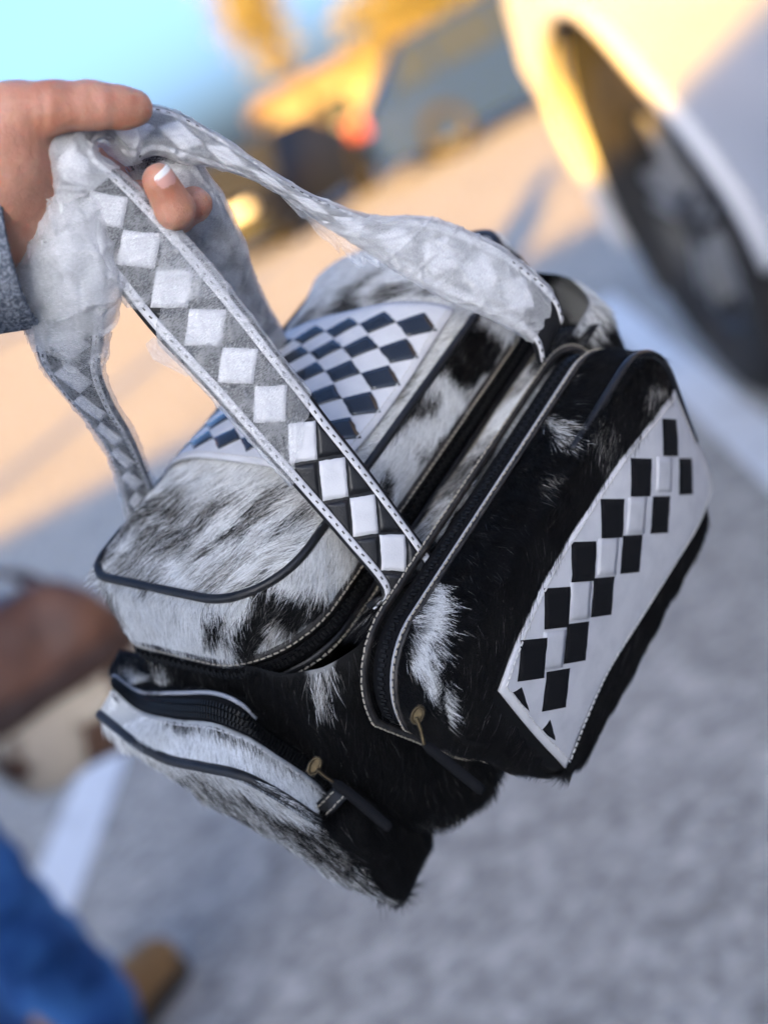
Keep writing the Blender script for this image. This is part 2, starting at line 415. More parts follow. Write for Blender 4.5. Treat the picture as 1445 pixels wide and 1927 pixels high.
M['roofing'] = mat('brown_roofing', (.10, .07, .05), .8)
M['window_glass'] = mat('window_glass', (.03, .035, .04), .08, spec=.7)
M['steel'] = mat('galvanised_steel', (.3, .31, .32), .5, metal=.6)

q = 400.0
props(mk('ground', [(-q, -q, 0), (q, -q, 0), (q, q, 0), (-q, q, 0)], np.array([[0, 1, 2, 3]]), M['asphalt'], smooth=False), kind='structure')
def stripe(a, b, w, label):
    a, b = np.array([*a, .004]), np.array([*b, .004]); d = nrm(b-a); s = np.cross(d, [0, 0, 1])*w/2; n = 60
    t = np.linspace(0, 1, n)[:, None]; j = (np.array([noise(np.array([i*.7, w*9, a[0]*3])) for i in range(n)])-.5)[:, None]*.012
    L_, R_ = a+(b-a)*t-s*(1+j), a+(b-a)*t+s*(1-j)
    o = grid('parking_line', np.stack([L_, R_]), M['line_paint'], flip=False, smooth=False); return props(o, label, 'line', None, 'structure')
stripe((-1.42, -1.2), (-.80, 4.6), .15, "white parking line running behind the blue jeans")
stripe((.33, -1.2), (1.16, 5.9), .13, "white parking line beside the white pickup truck")

def poly_prism(name, pts, z0, z1, m, parent=None, **k):
    n = len(pts); v = [(*p, z0) for p in pts]+[(*p, z1) for p in pts]
    f = [tuple(range(n))[::-1], tuple(range(n, 2*n))]+[(i, (i+1) % n, n+(i+1) % n, n+i) for i in range(n)]
    return mk(name, v, f, m, parent, smooth=False, **k)
def box(name, lo, hi, m, parent=None, bev=0, **k):
    lo, hi = np.array(lo, float), np.array(hi, float); c = (lo+hi)/2; h = (hi-lo)/2
    v, f = boxes([(c, [h[0], 0, 0], [0, h[1], 0], [0, 0, h[2]])]); o = mk(name, v, f, m, parent, smooth=False, **k)
    if bev: b = o.modifiers.new("bevel", 'BEVEL'); b.width = bev; b.segments = 3
    return o

# ---- buildings
shop = empty("added_shade_building", (0, -13, 0), "long low grey shop building added unseen behind the viewer to shade the car park", "building")
TANS = math.tan(SUN_EL)/-SUN_AZ[1]; SH_Y, SHOP_Y = 8.0, -9.0
HB = (SH_Y-SHOP_Y)*TANS  # unseen building, added and sized so its shadow covers the near ground
box("wall", (-34, -19, 0), (30, SHOP_Y-.35, HB-.5), M['grey_block'], shop)
box("parapet", (-34.3, -19.3, HB-.5), (30.3, SHOP_Y, HB), M['stucco'], shop)
for i in range(9):
    x = -30+i*6.6
    wdw = box("window", (x, SHOP_Y-.36, .5), (x+3.4, SHOP_Y-.31, 2.1), M['window_glass'], shop)
    box("frame", (x-.08, SHOP_Y-.35, 2.1), (x+3.48, SHOP_Y-.27, 2.2), M['steel'], wdw)
box("door", (-.6, SHOP_Y-.36, 0.02), (.6, SHOP_Y-.30, 2.15), M['dark_plastic'], shop)
far = empty("low_building", (5, 46, 0), "low tan stucco building behind the parked cars", "building")
box("wall", (2.5, 44, 0), (16, 52, 2.1), M['stucco'], far)
box("roof", (2.1, 43.6, 2.1), (16.4, 52.4, 2.55), M['roofing'], far)
for i in range(5):
    w_ = box("window", (3.4+i*2.5, 43.96, .9), (4.7+i*2.5, 44.02, 1.7), M['window_glass'], far); box("sill", (3.3+i*2.5, 43.9, .82), (4.8+i*2.5, 44.01, .9), M['steel'], w_)
# ---- unseen lamp post, added to cast a shadow streak across the sunlit tarmac
lp = empty("added_shadow_post", (-5.35, 1.2, 0), "tall steel lamp post added unseen at the left to cast a shadow", "street lamp")
v = np.array([(-5.35, 1.2, z) for z in np.linspace(.3, 5.4, 12)]); tube("post", v, np.linspace(.12, .085, 12), M['steel'], lp, 14)
box("base", (-5.6, .95, 0), (-5.1, 1.45, .3), M['grey_block'], lp, bev=.03)
box("lamp_head", (-5.55, .9, 5.38), (-5.15, 1.75, 5.5), M['dark_plastic'], lp, bev=.03)

# ---- vehicles
def wheel(name, c, r, wd, parent, axis=(1, 0, 0), spokes=5, rimr=.62):
    """tyre with tread blocks, dish, spokes and hub; outer side towards -axis"""
    c = np.array(c, float); a = np.array(axis, float); up = np.array([0, 0, 1.]); f = np.cross(up, a); n = 48
    prof = [(rimr, -.40), (rimr+.04, -.5), (.86, -.54), (.95, -.46), (1.0, -.34), (1.0, .34), (.95, .46), (.86, .54), (rimr, .5), (rimr, .3)]
    th = np.linspace(0, 2*np.pi, n, endpoint=False)
    rad = np.cos(th)[:, None]*f+np.sin(th)[:, None]*up
    g = np.stack([c+rad*r*p[0]+a*wd*p[1] for p in prof])
    t = grid(name, g, M['rubber'], parent, True, out=c)
    it = []
    for i in range(44):
        x = 2*np.pi*i/44; rv = math.cos(x)*f+math.sin(x)*up; tv = -math.sin(x)*f+math.cos(x)*up
        for s in (-1, 1): it.append((c+rv*r*1.005+a*wd*.24*s+tv*r*.02*s, tv*r*.05, a*wd*.2, rv*r*.018))
    v, fc = boxes(it); mk("tread", v, fc, M['rubber'], t, smooth=False)
    dish = np.stack([c+rad*r*rimr*k[0]+a*wd*k[1] for k in ((1.0, -.44), (.97, -.42), (.93, -.3), (.88, .1), (.3, .12), (.02, .12))])
    d = grid("rim", dish, M['dark_plastic'], parent, True, flip=None)
    it = []
    for i in range(spokes):
        x = 2*np.pi*i/spokes+.3; rv = math.cos(x)*f+math.sin(x)*up; tv = -math.sin(x)*f+math.cos(x)*up
        for s in (-1, 1): it.append((c+rv*r*rimr*.55-a*wd*.26+tv*r*.06*s, rv*r*rimr*.42+tv*r*.02*s, tv*r*.026, a*wd*.10))
    v, fc = boxes(it); mk("spokes", v, fc, M['alloy'], t, smooth=False)
    hub = np.stack([c+rad*r*k[0]-a*wd*k[1] for k in ((.17, .1), (.17, .34), (.14, .40), (.01, .41))]); grid("hub_cap", hub, M['dark_plastic'], t, True, out=c+a*.3)
    return t
def loft(name, secs, m, parent, closed_ends=True, **k):
    """closed sections (each n x 3) joined end to end"""
    g = np.stack(secs); nv, nu = g.shape[:2]; f = [tuple(x) for x in gfaces(nv, nu, True)]
    if closed_ends: f += [tuple(range(nu))[::-1], tuple(range((nv-1)*nu, nv*nu))]
    o = mk(name, g, f, m, parent, **k); e = o.modifiers.new("edge", 'EDGE_SPLIT'); e.split_angle = math.radians(38); return o

# white pickup truck beside us, nose away; only its front wheel and wing come into the picture
TX, WY, WR = 1.0, 3.72, .49
truck = empty("pickup_truck", (2.0, 1.6, 0), "white pickup truck with a black front wheel, parked beside the white line", "pickup truck")
def truck_side(name, x, sgn, m):
    """a body side with a round wheel arch cut out of it, as an outline in (y, z) given thickness"""
    ar, zc = .60, .50; arc = [(WY+ar*math.cos(a), zc+ar*math.sin(a)) for a in np.linspace(math.radians(-10), math.radians(190), 40)]
    y2 = WY-3.55; arc2 = [(y2+ar*math.cos(a), zc+ar*math.sin(a)) for a in np.linspace(math.radians(-10), math.radians(190), 30)]
    o = [(4.33, .50), (4.38, .62), (4.38, 1.0), (4.33, 1.18), (4.12, 1.30), (2.6, 1.36), (1.2, 1.34), (-.1, 1.36), (-.95, 1.36), (-.98, .62), (-.9, .45)]
    pts = [(p[0], p[1]) for p in arc]+[(WY-ar-.05, .40), (y2+ar+.05, .40)]+arc2+[(y2-ar-.03, .45)]+o[::-1]
    n = len(pts); bow = lambda z: -.05*sgn*math.exp(-((z-.95)/.3)**2)
    V = [(x+bow(z)*1.0, y, z) for y, z in pts]+[(x+sgn*.03+bow(z), y, z) for y, z in pts]
    F = [tuple(range(n)), tuple(range(n, 2*n))[::-1]]+[(i, n+i, n+(i+1) % n, (i+1) % n) for i in range(n)]
    o = mk(name, V, F, m, truck, smooth=False)
    # rolled arch lip
    for cy_ in (WY, y2):
        a = np.linspace(math.radians(-8), math.radians(188), 50)
        tube("arch_lip", [(x-.012*sgn+bow(zc+ar*math.sin(t)), cy_+ar*math.cos(t), zc+ar*math.sin(t)) for t in a], .022, m, truck, 8)
    return o
truck_side("wing_and_bed_side", TX, 1, M['white_paint']); truck_side("far_side_panel", TX+1.95, -1, M['white_paint'])
for cy_ in (WY, WY-3.55):
    for x, s in ((TX+.13, 1), (TX+1.82, -1)):
        wheel("wheel", (x, cy_, WR), WR, .27, truck, (s, 0, 0))
        a = np.linspace(math.radians(-25), math.radians(205), 30)
        g = np.stack([[(x+dx, cy_+.59*math.cos(t), .50+.59*math.sin(t)) for t in a] for dx in (-.12*s, .1*s, .32*s)])
        grid("wheel_well", g, M['dark_plastic'], truck, thick=.01)
        lin = np.array([[(x+.32*s, cy_+rr*math.cos(t), .50+rr*math.sin(t)) for t in a] for rr in (.59, .02)]); grid("well_back", lin, M['dark_plastic'], truck, thick=.01)
box("chassis", (TX+.42, -.9, .42), (TX+1.5, 4.5, .75), M['dark_plastic'], truck)
def tsec(y, w, z0, z1): return np.array([(TX+.03+(.95-w), y, z0), (TX+1.92-(.95-w), y, z0), (TX+1.92-(.95-w), y, z1-.05), (TX+1.85-(.95-w), y, z1), (TX+.10+(.95-w), y, z1), (TX+.03+(.95-w), y, z1-.05)])
loft("hood", [tsec(4.36, .93, .62, 1.04), tsec(4.31, .94, .6, 1.16), tsec(4.12, .945, 1.12, 1.29), tsec(2.7, .945, 1.1, 1.35), tsec(2.45, .945, .9, 1.36)], M['white_paint'], truck, smooth=False)
box("front_bumper", (TX+.02, 4.31, .48), (TX+1.93, 4.46, .80), M['white_paint'], truck, bev=.06)
box("grille", (TX+.45, 4.37, .82), (TX+1.5, 4.42, 1.06), M['dark_plastic'], truck)
for x in (TX+.1, TX+1.55): box("headlight", (x, 4.34, .84), (x+.3, 4.42, 1.06), M['clear_lamp'], truck, bev=.02)
def csec(y, w, z0, z1, wt): x0, x1 = TX+.975-w, TX+.975+w; y0, y1 = TX+.975-wt, TX+.975+wt; return np.array([(x0, y, z0), (x1, y, z0), (y1, y, z1), (y0, y, z1)])
loft("cab", [csec(2.55, .92, 1.30, 1.36, .88), csec(1.75, .92, 1.31, 1.86, .72), csec(.55, .92, 1.32, 1.90, .70), csec(.1, .92, 1.32, 1.38, .86)], M['white_paint'], truck, smooth=False)
gl = [[(TX+.035, 2.25, 1.40), (TX+.035, 1.3, 1.40), (TX+.21, 1.3, 1.80), (TX+.20, 1.78, 1.78)], [(TX+.035, 1.22, 1.40), (TX+.035, .35, 1.40), (TX+.21, .55, 1.80), (TX+.21, 1.22, 1.80)]]
for qd in gl: mk("side_window", qd, [(0, 1, 2, 3)], M['glass'], truck, smooth=False, thick=.01)
box("bed_floor", (TX+.03, -.95, .80), (TX+1.92, .1, .84), M['dark_plastic'], truck); box("tailgate", (TX, -1.02, .62), (TX+1.95, -.96, 1.34), M['white_paint'], truck)

def car(name, x0, y0, ln, ht, paint, label, suv=True, face=-1):
    """a parked car seen from the side: lofted body, greenhouse, panes, wheels, lamps. face: -1 nose to -x"""
    e = empty(name, (x0+ln/2, y0, 0), label, "car"); W_ = .9
    X = lambda t: x0+ln*(t if face < 0 else 1-t)
    belt = .62*ht if suv else .60*ht; hood = .60*ht if suv else .56*ht
    prof = [(0.0, .30, .40*ht, .72), (.015, .24, .50*ht, .80), (.06, .20, hood*.95, .87), (.25, .19, hood*1.02, .9), (.35, .19, belt, .9), (.75, .19, belt*1.02, .9), (.93, .22, belt*1.0, .88), (.985, .26, belt*.92, .82), (1.0, .34, belt*.8, .76)]
    secs = []
    for t, z0, z1, w in prof:
        w *= W_/.9; secs.append(np.array([(X(t), y0-w, z0+.05), (X(t), y0-w*1.0, z0+(z1-z0)*.55), (X(t), y0-w*.93, z1), (X(t), y0+w*.93, z1), (X(t), y0+w, z0+(z1-z0)*.55), (X(t), y0+w, z0+.05), (X(t), y0+w*.85, z0), (X(t), y0-w*.85, z0)]))
    loft("body", secs, paint, e)
    gp = [(.26, belt, .84), (.40, ht*.97, .66), (.52, ht, .64), (.80 if suv else .68, ht*.985, .64), (.95 if suv else .90, belt, .82)]
    loft("greenhouse", [np.array([(X(t), y0-.84, belt-.03), (X(t), y0-w, z), (X(t), y0+w, z), (X(t), y0+.84, belt-.03)]) for t, z, w in gp], paint, e, smooth=False)
    def win(t0, t1, b0, b1):
        zb, zt = belt+.03, ht*.93
        f = lambda z: y0-(.84+(.65-.84)*(z-belt)/(ht-belt))-.012
        pts = [(X(t0), f(zb), zb), (X(t1), f(zb), zb), (X(t1-b1), f(zt), zt), (X(t0+b0), f(zt), zt)]
        mk("side_window", pts, [(0, 1, 2, 3)], M['glass'], e, smooth=False, thick=.01)
    win(.33, .54, .09, .0); win(.555, .74, 0, .0 if suv else .06)
    if suv: win(.755, .89, 0, .07)
    for t in (.19, .80): 
        wheel("wheel", (X(t), y0-.80, .34), .34, .22, e, (0, 1, 0), spokes=5); wheel("wheel", (X(t), y0+.80, .34), .34, .22, e, (0, -1, 0), spokes=5)
    for s in (-.62, .62):
        box("headlight", (X(.0)-.05, y0+s-.2, .44*ht), (X(.0)+.12, y0+s+.2, .52*ht), M['clear_lamp'], e, bev=.02)
        box("tail_light", (X(1.)-.08, y0+s-.14, .46*ht), (X(1.)+.05, y0+s+.18, .62*ht), M['red_lamp'], e, bev=.02)
    box("door_mirror", (X(.36)-.08, y0-1.05, belt), (X(.36)+.08, y0-.85, belt+.14), paint, e, bev=.03)
    return e
car("parked_suv", 2.05, 20.0, 4.6, 1.62, M['blue_paint'], "dark blue car with side windows, parked out in the sun behind the strap", True, 1)
c2 = car("parked_car", -1.55, 21.0, 4.4, 1.38, M['grey_paint'], "dark grey low car parked to the left of the blue one", False, 1)
c2.rotation_euler.z = math.radians(-118)

# ---- trees
def tree(x, y, h, cr, label, leafm, n=2600, trunk=.16, name="autumn_tree", base=.35, seed=1):
    rg = np.random.default_rng(seed); e = empty(name, (x, y, 0), label, "tree", "trees beyond the car park")
    c = [(x, y, 0)]
    for k in range(1, 6): c.append((x+rg.normal(0, .06)*k, y+rg.normal(0, .06)*k, h*.8*k/5))
    t = tube("trunk", crom(c, 16), np.linspace(trunk, trunk*.25, 16), M['bark'], e, 10)
    tips = []
    for k in range(9):
        a = rg.uniform(0, 6.28); z0 = h*rg.uniform(base*.8, .7); b = np.array([x, y, z0]); r = cr*rg.uniform(.6, .95)
        tip = b+np.array([math.cos(a)*r, math.sin(a)*r, h*rg.uniform(.1, .28)]); mid = (b+tip)/2+np.array([0, 0, -.05*h])
        tube("limb", crom([b, mid, tip], 8), np.linspace(trunk*.4, trunk*.08, 8), M['bark'], t, 6); tips += [tip, mid, b*.3+tip*.7]
    tips.append(np.array([x, y, h*.95])); tips = np.array(tips)
    ci = rg.integers(0, len(tips), n); p = tips[ci]+rg.normal(0, 1, (n, 3))*cr*np.array([.27, .27, .2])
    p[:, 2] = np.maximum(p[:, 2], h*base)
    u = nrm(rg.normal(0, 1, (n, 3))); w = nrm(np.cross(u, rg.normal(0, 1, (n, 3)))); s = cr*rg.uniform(.035, .085, (n, 1))
    V = np.stack([p-u*s, p+w*s*.55, p+u*s, p-w*s*.55+np.cross(u, w)*s*.3], 1).reshape(-1, 3)
    mk("crown", V, np.arange(4*n).reshape(-1, 4), leafm, e, smooth=False)
    return e
tree(3.6, 44, 7.2, 1.5, "slender yellow-green tree rising above the low building", M['leaf_yellow'], seed=3, base=.42)
tree(9.0, 40, 4.6, 2.2, "round golden tree standing over the dark blue car", M['leaf_yellow'], seed=4, base=.3)
tree(12.4, 42, 5.0, 2.4, "golden tree farthest along the row to the right", M['leaf_yellow'], seed=5, base=.3)
tree(6.4, 41, 3.8, 1.6, "small golden tree between the slender tree and the round one", M['leaf_yellow'], seed=6, base=.3)
tree(-2.6, 60, 4.4, 1.3, "small hazy tree far away above the hand", M['leaf_yellow'], seed=7, base=.35)
tree(-9.5, 40, 3.6, 2.0, "golden bushy tree far away below the grey sleeve", M['leaf_yellow'], seed=8, base=.2)
# ================================================================== the bag
BAGLOC = B(.09, -.09, .16)
bag = empty("cowhide_bag", BAGLOC, "black and white cowhide bag with checkered straps and pockets, hanging from the hand", "bag")

# ---- body: the tub below the lid
def loop_lw(l0, l1, w0, w1, r, h, n=220):
    q = rrect(l0, l1, w0, w1, r, n); return B(q[:, 0], q[:, 1], np.full(n, h))
BODY_BLOBS = [(600, 1268, 26, 46, 25, .55), (930, 780, 75, 150, 35, .62), (880, 900, 40, 70, 35, .35), (970, 680, 50, 60, 30, .7), (1085, 560, 40, 60, 0, .75), (820, 1560, 40, 20, 0, .2), (270, 1250, 40, 25, 20, .8)]
body_g = np.stack([loop_lw(-.046, .228, -.160, -.020, .036, .030), loop_lw(-.050, .232, -.166, -.016, .040, .050),
                   loop_lw(-.052, .234, -.172, -.014, .043, .080), loop_lw(-.050, .232, -.174, -.014, .043, .115),
                   loop_lw(-.046, .226, -.170, -.014, .042, .146), loop_lw(-.034, .212, -.160, -.024, .036, .163),
                   loop_lw(.0, .18, -.14, -.06, .03, .169), loop_lw(.07, .11, -.105, -.095, .004, .170)])
body_g = np.stack([crom(body_g[:, j], 70) for j in range(body_g.shape[1])], 1)
nz = (fbm(body_g*28, 3, 4)-.5)[..., None]*gnormal(body_g, True)*.012
body_g = body_g+nz
CEN = B(.09, -.09, .09)
body = hide("body", body_g, bag, .03, BODY_BLOBS, True, 3, out=CEN)
fur(body, body_g, lambda r: nrm(WH+.25*pdir(-.3, .3)), 62000, .0095, .03, BODY_BLOBS, True, lift=.32, seed=3, mess=.3,
    keep=lambda a: ((a-WO)@WH) < .162, out=CEN)

# ---- lid: gusset, then domed top, with a piping between
LL0, LL1, LW0, LW1 = -.033, .217, -.168, -.052
def lid_loop(e, h, r=.036, n=260): return loop_lw(LL0-e, LL1+e, LW0+e*.9, LW1+e*.25, [r+e*.4, r+e*.6, .014, r], h, n)
def far_lift(p):                                 # the far end of the lid rides up
    q = np.asarray(p)-WO; l, w = q@WL, q@WW
    up = .008*np.clip((l-.165)/.045, 0, 1)**1.5*np.clip((w+.10)/.03, 0, 1)
    return p-up[..., None]*WH
gus_g = np.stack([lid_loop(.0145, .031), lid_loop(.0125, .024), lid_loop(.008, .012), lid_loop(.002, .002), lid_loop(-.0008, .0)])
gus_g = far_lift(np.stack([crom(gus_g[:, j], 24) for j in range(gus_g.shape[1])], 1))
GUS_BLOBS = [(190, 1110, 30, 60, 0, .35), (390, 1160, 10, 40, 10, .25), (300, 1190, 70, 60, 0, .95), (470, 1180, 45, 38, -20, .04), (400, 1150, 25, 26, 0, .06), (520, 1130, 45, 45, -30, .1), (540, 1180, 25, 30, 30, .6),
             (590, 1130, 32, 55, 30, .06), (650, 1050, 30, 50, 30, .8), (700, 950, 26, 60, 30, .5), (745, 880, 22, 42, 20, .15), (800, 830, 70, 70, 0, .95), (830, 850, 20, 42, -40, .12), (880, 750, 45, 50, 20, .95), (790, 750, 20, 60, 35, .25),
             (900, 650, 60, 60, 0, .03), (960, 690, 26, 34, 30, .9), (850, 640, 25, 40, 30, .06), (1000, 500, 90, 70, 0, .05), (940, 440, 45, 22, 0, .8)]
gus = hide("lid_gusset", gus_g, bag, .95, GUS_BLOBS, True, 5, out=CEN)
def gcomb(r):
    q = r-WO; s = np.clip((q@WW+.09)/.04, 0, 1)[:, None]
    return nrm(WH*(1-.75*s)+(1-s)*pdir(.1, .2)+s*(-WL*1.0-WW*.35))
fur(gus, gus_g, gcomb, 52000, .0078, .95, GUS_BLOBS, True, lift=.34, keep=lambda a: ((a-WO)@WH) < .0235, seed=5, mess=.3, facing=-.1, out=CEN, streak=.5)
rows = []
for s in np.linspace(1, .02, 46):
    q = lid_loop(0, 0); c = B((LL0+LL1)/2, (LW0+LW1)/2, 0)
    hgt = .020*(1-s**2.6)
    rows.append(c+(q-c)*s-WH*hgt)
top_g = far_lift(np.stack(rows))
xw = (top_g-WO)@WL
sag = np.exp(-((xw-.09)/.05)**2)*.004
top_g = top_g+sag[..., None]*WH
top_g = top_g-(fbm(top_g*22, 3, 8)-.5)[..., None]*WH*.008
LID_BLOBS = [(230, 1010, 30, 9, -42, .1), (350, 990, 36, 9, -40, .12), (430, 1005, 40, 8, -40, .2), (480, 965, 36, 9, -40, .1), (545, 975, 30, 8, -42, .15), (310, 1062, 30, 7, -38, .25), (600, 950, 26, 9, -42, .2), (400, 1080, 30, 6, -40, .3), (280, 950, 40, 10, -45, .12), (370, 930, 46, 12, -42, .15), (450, 925, 40, 10, -42, .1), (190, 1050, 20, 8, -40, .2), (330, 930, 60, 28, -45, .35), (400, 960, 90, 22, -40, .3), (300, 1000, 70, 24, -35, .45), (520, 930, 60, 22, -35, .3), (260, 1060, 50, 18, -20, .5), (450, 1050, 80, 14, -40, .6), (480, 1100, 50, 10, -40, .35), (560, 1020, 60, 12, -45, .7),
             (600, 590, 30, 26, -30, .1), (640, 620, 40, 20, -30, .15), (690, 560, 35, 25, -40, .08), (740, 600, 42, 22, -40, .12), (770, 540, 35, 18, -40, .2), (800, 580, 30, 24, -40, .1), (700, 620, 20, 16, 0, .7), (570, 620, 26, 20, -40, .15),
             (720, 520, 40, 12, -30, .4), (850, 520, 30, 20, -40, .3), (880, 470, 40, 12, -20, .35), (640, 560, 25, 14, 0, .6), (790, 700, 14, 60, 35, .5)]
lid = hide("lid", top_g, bag, 1., LID_BLOBS, True, 11, out=CEN, warp=26)
fur(lid, top_g, lambda r: pdir(-.72, .69), 78000, .0100, .96, LID_BLOBS, True, lift=.15, seed=11, mess=.22, clump=.5, warp=26, out=CEN, streak=1.0)
tube("piping", far_lift(lid_loop(.0015, -.0008)), .0021, M['black_leather'], bag, 10, True)
st = far_lift(lid_loop(.0150, .0295)); stn = nrm(st-(B(.09, -.11, .03)))
stitching(st, nrm(stn-WH*.35), bag, M['thread'], closed=True, lift=.0008)
grid("hem", far_lift(np.stack([lid_loop(.0150, .0268), lid_loop(.0157, .0295), lid_loop(.0150, .0325)])), M['brown_edge'], bag, True, out=CEN, thick=.001)

# ---- lid zipper: tape ring with teeth, gaping at the near back corner
def zipper(c, side, nr, parent, wid=.0075, teeth=True, name="zipper", closed=False, tooth=.0019, tw=.0019):
    """tape along c; side: across direction per point; nr: outward per point"""
    c = np.asarray(c); g = np.stack([c+side*wid*k-nr*(.0006*k*k) for k in (-1, -.5, 0, .5, 1)])
    z = grid(name, g, M['tape'], parent, closed, flip=None, thick=.0008)
    if teeth:
        p, t, x = along(c, tooth, closed); it = []
        for i, (a, b) in enumerate(zip(p, t)):
            j = np.argmin(((c-a)**2).sum(1)); n_ = nrm(nr[j]-b*(nr[j]@b)); s_ = np.cross(b, n_)
            it.append((a+n_*.0008+s_*.0005*(1 if i % 2 else -1), b*tooth*.30, s_*tw, n_*.0007))
        v, f = boxes(it); mk("zipper_teeth", v, f, M['teeth'], z, smooth=False)
    return z
zl = lid_loop(.0155, .0355); zn = nrm(zl-B(.09, -.11, .037)); zn = nrm(zn-WH*.25)
zs = nrm(np.cross(frames(zl, True), zn))
zipper(zl, zs, zn, bag, .0042, closed=True, tw=.0014)
# body top binding below the zip
tb = lid_loop(.0125, .044); grid("binding", np.stack([lid_loop(.0120, .0425), lid_loop(.0140, .0450), lid_loop(.0130, .0475)]), M['black_leather'], bag, True, out=CEN, thick=.001)
stitching(lid_loop(.0146, .0458), nrm(stn), bag, M['thread'], closed=True)

# ---- front pocket
FL0, FL1, FH0, FH1 = -.040, .180, .022, .147
def shear(q):                                    # the near end leans in towards the bottom
    return q[..., 0]+.46*np.maximum(0, q[..., 1]-.055)*np.clip((FL1-q[..., 0])/(FL1-FL0), 0, 1)**1.3
def fp_loop(e, w, r=.032, n=260):
    q = rrect(FL0-e, FL1+e, FH0-e, FH1+e, r+e, n); return B(shear(q), np.full(n, w), q[:, 1])
FCEN = B(.07, .0, .08)
FP_BLOBS = [(794, 1160, 19, 84, 12, .95), (800, 1285, 13, 58, -10, .85), (1030, 805, 34, 10, 55, .6), (1150, 800, 26, 55, -30, .22), (1235, 720, 14, 14, 0, .4), (1160, 870, 16, 40, -30, .2), (1020, 900, 10, 20, 40, .25)]
fpg = np.stack([fp_loop(.000, .001), fp_loop(.0012, .008), fp_loop(.0015, .018), fp_loop(.0005, .027)])
fpg = np.stack([crom(fpg[:, j], 22) for j in range(fpg.shape[1])], 1)
fpg = fpg+(fbm(fpg*40, 3, 14)-.5)[..., None]*nrm(fpg-FCEN)*.004
fp = hide("front_pocket_gusset", fpg, bag, .02, FP_BLOBS, True, 17, out=FCEN)
fur(fp, fpg, lambda r: nrm(WW*.9+WH*.5-WL*.35), 42000, .0085, .02, FP_BLOBS, True, lift=.28, seed=17, mess=.27, facing=-.15, out=FCEN)
rows = []
fc = B((FL0+FL1)/2, .027, (FH0+FH1)/2)
def ff(lh):
    """front face of the pocket: puffed"""
    lh = np.asarray(lh, float); a = (lh[..., 0]-(FL0+FL1)/2)/((FL1-FL0)/2); b = (lh[..., 1]-(FH0+FH1)/2)/((FH1-FH0)/2)
    return .0285+.0105*np.clip(1-np.abs(a)**4, 0, 1)*np.clip(1-np.abs(b)**3.0, 0, 1)
for s in np.linspace(1, .02, 40):
    q = rrect(FL0, FL1, FH0, FH1, .032, 260); c = np.array([(FL0+FL1)/2, (FH0+FH1)/2]); q = c+(q-c)*s
    rows.append(B(shear(q), ff(np.c_[shear(q), q[:, 1]]) if s < 1 else np.full(260, .0285), q[:, 1]))
ffg = np.stack(rows)
PANEL_PX = np.array([(935, 1300), (968, 1210), (1022, 1090), (1085, 985), (1175, 850), (1265, 733), (1334, 920), (1312, 980), (1265, 1060), (1200, 1165), (1135, 1270), (1090, 1370), (1060, 1445)], float)
def in_panel(a):
    q = pix(a); c = PANEL_PX.mean(0); poly = c+(PANEL_PX-c)*1.07; ins = np.zeros(len(q), bool); j = len(poly)-1
    for i in range(len(poly)):
        (xi, yi), (xj, yj) = poly[i], poly[j]
        ins ^= ((yi > q[:, 1]) != (yj > q[:, 1])) & (q[:, 0] < (xj-xi)*(q[:, 1]-yi)/(yj-yi+1e-9)+xi); j = i
    return ins
fpf = hide("front_pocket_face", ffg, bag, .02, FP_BLOBS, True, 17, out=B(.07, -.1, .08))
fur(fpf, ffg, lambda r: nrm(WH*.25+WW*.2-WL*1.0), 34000, .009, .02, FP_BLOBS, True, lift=.26, seed=19, mess=.25, facing=-.1, out=B(.07, -.1, .08), keep=lambda a: ~in_panel(a))
pl_ = fp_loop(.0012, .0285); k_ = np.argmin(np.abs((pl_-WO)@WL-.07)+1e3*(((pl_-WO)@WH) > .05)); pl_ = np.roll(pl_, -k_, 0)
ql = (pl_-WO)@WL; kp = (ql > .095) & (((pl_-WO)@WH) < .10)
tube("piping", pl_[kp] if not (kp[0] and kp[-1]) else np.vstack([pl_[kp]]), .0024, M['black_leather'], bag, 10)
bk = np.stack([fp_loop(.001, -.0145), fp_loop(.0036, -.0135), fp_loop(.0038, -.0125), fp_loop(.001, -.0115)])
grid("pocket_flange", bk, M['brown_edge'], bag, True, out=FCEN, thick=.0012)
fq = fp_loop(.0036, -.0130); stitching(fq, nrm(nrm(fq-FCEN)*.8+WW*.4), bag, M['thread'], closed=True, lift=.0007)
zc = fp_loop(-.0012, -.0055); zno = nrm(zc-B(.07, -.0055, .08)); 
zipper(zc, np.broadcast_to(WW, zc.shape), zno, bag, .0050, closed=True, tw=.0013)
grid("raw_edge", np.stack([fp_loop(-.0004, -.0003), fp_loop(.0012, .0003), fp_loop(.0010, .0012)]), M['raw_edge'], bag, True, out=FCEN, thick=.0008)
grid("hem", np.stack([fp_loop(.0010, .0012), fp_loop(.0022, .0028), fp_loop(.0018, .0048)]), M['brown_edge'], bag, True, out=FCEN, thick=.0008)
sq = fp_loop(.0024, .0030); stitching(sq, nrm(sq-FCEN), bag, M['thread'], closed=True, lift=.0004)
